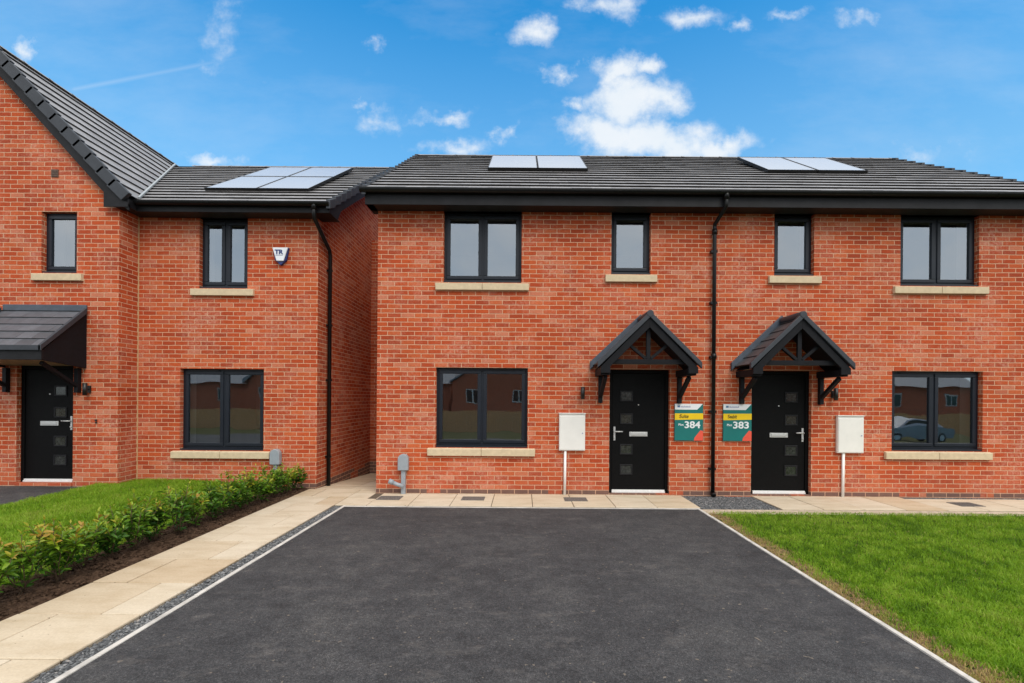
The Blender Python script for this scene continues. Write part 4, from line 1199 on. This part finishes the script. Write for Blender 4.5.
world = bpy.data.worlds.new('World'); scene.world = world; world.use_nodes = True
nt = world.node_tree; nt.nodes.clear()
wo = nt.nodes.new('ShaderNodeOutputWorld'); bg = nt.nodes.new('ShaderNodeBackground'); nt.links.new(bg.outputs[0], wo.inputs[0])
sky = nt.nodes.new('ShaderNodeTexSky'); sky.sky_type = 'NISHITA'; sky.sun_disc = False; sky.sun_elevation = SUN_EL; sky.sun_rotation = SUN_AZ
sky.air_density = 1.2; sky.dust_density = .3; sky.ozone_density = 3.0
tc = nt.nodes.new('ShaderNodeTexCoord'); D = tc.outputs['Generated']
SK = .10
skyc = mixc(nt, sky.outputs[0], (.27 * 10 * SK, 1.80 * 10 * SK, 2.42 * 10 * SK), 1, 'MULTIPLY')
bg.inputs['Strength'].default_value = .1
sep = nt.nodes.new('ShaderNodeSeparateXYZ'); nt.links.new(D, sep.inputs[0])
hz = nt.nodes.new('ShaderNodeMapRange'); hz.inputs[1].default_value = .62; hz.inputs[2].default_value = .36; hz.inputs[3].default_value = .02; hz.inputs[4].default_value = .45
nt.links.new(sep.outputs[2], hz.inputs[0])
skyc = mixc(nt, skyc, (3.9, 6.2, 8.0), hz.outputs[0])
yc = math_n(nt, 'MAXIMUM', sep.outputs[1], .02)
u = math_n(nt, 'DIVIDE', sep.outputs[0], yc); v = math_n(nt, 'DIVIDE', sep.outputs[2], yc)
cmb = nt.nodes.new('ShaderNodeCombineXYZ'); nt.links.new(u, cmb.inputs[0]); nt.links.new(v, cmb.inputs[1])
# cloud masses of the northern sky: (azimuth tangent, elevation tangent, half widths, density)
CL = []
def cl(x, y, rx, ry, a=1.0): CL.append(((x - 522) / 480, (398 - y) / 480, rx / 480, ry / 480, a))
for q in ((612, 70, 40, 24, 1.1), (622, 98, 56, 38, 1.3), (606, 130, 56, 32, 1.3), (655, 136, 70, 30, 1.3), (708, 144, 58, 20, 1.2), (660, 92, 36, 24), (640, 62, 30, 14), (580, 100, 22, 14, .8),
          (528, 32, 42, 16, .75), (556, 70, 18, 16, .7), (607, 8, 40, 20, .78), (688, 12, 42, 14, .68), (728, 22, 13, 12, .6), (375, 122, 32, 18, .7), (352, 108, 14, 8, .5),
          (455, 145, 42, 13, .75), (508, 138, 20, 13, .75), (445, 115, 40, 9, .6), (216, 157, 46, 11, .75), (865, 14, 28, 12, .5), (790, 12, 28, 9, .6),
          (18, 52, 20, 18, .9), (368, 46, 10, 6, .3), (225, 30, 26, 44, .2), (910, 155, 50, 16, .35)): cl(*q)
# gentle domain warp
wn = nt.nodes.new('ShaderNodeTexNoise'); wn.inputs['Scale'].default_value = 7; wn.inputs['Detail'].default_value = 8; wn.inputs['Roughness'].default_value = .64; nt.links.new(cmb.outputs[0], wn.inputs['Vector'])
ws = nt.nodes.new('ShaderNodeVectorMath'); ws.operation = 'MULTIPLY_ADD'; nt.links.new(wn.outputs['Color'], ws.inputs[0]); ws.inputs[1].default_value = (.20, .13, 0); ws.inputs[2].default_value = (-.10, -.065, 0)
wa = nt.nodes.new('ShaderNodeVectorMath'); wa.operation = 'ADD'; nt.links.new(cmb.outputs[0], wa.inputs[0]); nt.links.new(ws.outputs[0], wa.inputs[1])
dens = None
for cx_, cy_, rx, ry, a in CL:
    s1 = nt.nodes.new('ShaderNodeVectorMath'); s1.operation = 'SUBTRACT'; nt.links.new(wa.outputs[0], s1.inputs[0]); s1.inputs[1].default_value = (cx_, cy_, 0)
    s2 = nt.nodes.new('ShaderNodeVectorMath'); s2.operation = 'MULTIPLY'; nt.links.new(s1.outputs[0], s2.inputs[0]); s2.inputs[1].default_value = (1 / rx, 1 / ry, 0)
    s3 = nt.nodes.new('ShaderNodeVectorMath'); s3.operation = 'LENGTH'; nt.links.new(s2.outputs[0], s3.inputs[0])
    m = math_n(nt, 'MULTIPLY', math_n(nt, 'SUBTRACT', 1.0, s3.outputs['Value']), a)
    if a < .5: m = math_n(nt, 'MULTIPLY', m, 1.0)
    dens = m if dens is None else math_n(nt, 'MAXIMUM', dens, m)
cn = nt.nodes.new('ShaderNodeTexNoise'); cn.inputs['Scale'].default_value = 10; cn.inputs['Detail'].default_value = 11; cn.inputs['Roughness'].default_value = .61; nt.links.new(cmb.outputs[0], cn.inputs['Vector'])
dn = math_n(nt, 'ADD', dens, math_n(nt, 'MULTIPLY', math_n(nt, 'SUBTRACT', cn.outputs['Fac'], .535), 1.8))
mr = nt.nodes.new('ShaderNodeMapRange'); mr.interpolation_type = 'SMOOTHSTEP'; mr.inputs[1].default_value = -.06; mr.inputs[2].default_value = .95; nt.links.new(dn, mr.inputs[0])
vn = noise(nt, cmb.outputs[0], 2.2, 7, .62, scl=(.8, 2.0, 1))
veil = math_n(nt, 'MULTIPLY', ramp(nt, [(.48, (0, 0, 0)), (.75, (1, 1, 1))], vn).outputs[0], .17)
front = math_n(nt, 'MULTIPLY', math_n(nt, 'MAXIMUM', mr.outputs[0], veil), math_n(nt, 'GREATER_THAN', sep.outputs[1], .05))
# a thin contrail
ca = Vector(((66 - 522) / 480, (398 - 94) / 480)); cb_ = Vector(((260 - 522) / 480, (398 - 55) / 480)); cd = (cb_ - ca); cn_ = Vector((-cd.y, cd.x)).normalized()
dt = nt.nodes.new('ShaderNodeVectorMath'); dt.operation = 'DOT_PRODUCT'; nt.links.new(cmb.outputs[0], dt.inputs[0]); dt.inputs[1].default_value = (cn_.x, cn_.y, 0)
wig_ = math_n(nt, 'ABSOLUTE', math_n(nt, 'SUBTRACT', dt.outputs['Value'], cn_.dot(ca)))
cl2 = cd.normalized(); d2 = nt.nodes.new('ShaderNodeVectorMath'); d2.operation = 'DOT_PRODUCT'; nt.links.new(cmb.outputs[0], d2.inputs[0]); d2.inputs[1].default_value = (cl2.x, cl2.y, 0)
t_ = math_n(nt, 'DIVIDE', math_n(nt, 'SUBTRACT', d2.outputs['Value'], cl2.dot(ca)), cd.length)
tr_ = ramp(nt, [(0, (0, 0, 0)), (.03, (1, 1, 1)), (.65, (.8, .8, .8)), (1, (0, 0, 0))], t_)
cont = math_n(nt, 'MULTIPLY', math_n(nt, 'MULTIPLY', math_n(nt, 'SUBTRACT', 1.0, math_n(nt, 'DIVIDE', wig_, .008), clamp=True), tr_.outputs[0]), .2)
front = math_n(nt, 'MAXIMUM', front, math_n(nt, 'MULTIPLY', cont, math_n(nt, 'GREATER_THAN', sep.outputs[1], .05)))
# the sky behind the viewer and overhead is a broad bank of bright cloud
bn = nt.nodes.new('ShaderNodeTexNoise'); bn.inputs['Scale'].default_value = 2.4; bn.inputs['Detail'].default_value = 7; bn.inputs['Roughness'].default_value = .6; nt.links.new(D, bn.inputs['Vector'])
bk = nt.nodes.new('ShaderNodeMapRange'); bk.interpolation_type = 'SMOOTHSTEP'; bk.inputs[1].default_value = .30; bk.inputs[2].default_value = -.15
nt.links.new(sep.outputs[1], bk.inputs[0])
zen = nt.nodes.new('ShaderNodeMapRange'); zen.interpolation_type = 'SMOOTHSTEP'; zen.inputs[1].default_value = .86; zen.inputs[2].default_value = .97; nt.links.new(v, zen.inputs[0])
bank = math_n(nt, 'MAXIMUM', bk.outputs[0], zen.outputs[0])
bank = math_n(nt, 'MULTIPLY', bank, ramp(nt, [(.3, (.72, .72, .72)), (.6, (1, 1, 1))], bn.outputs['Fac']).outputs[0])
bankc = ramp(nt, [(.3, (10.0, 10.9, 11.8)), (.7, (14.5, 14.4, 14.2))], bn.outputs['Fac']).outputs[0]
c = mixc(nt, skyc, bankc, bank)
cc = ramp(nt, [(.2, (8.2, 9.0, 9.7)), (.8, (9.6, 9.8, 10))], cn.outputs['Fac']).outputs[0]
c = mixc(nt, c, cc, math_n(nt, 'MULTIPLY', front, .93))
nt.links.new(c, bg.inputs['Color'])

# ================================================================== RENDER SETTINGS
scene.view_settings.view_transform = 'Standard'; scene.view_settings.look = 'None'; scene.view_settings.exposure = 0; scene.view_settings.gamma = 1
scene.render.engine = 'CYCLES'
scene.cycles.use_denoising = True
scene.cycles.max_bounces = 8; scene.cycles.transparent_max_bounces = 16
scene.cycles.sample_clamp_indirect = 8
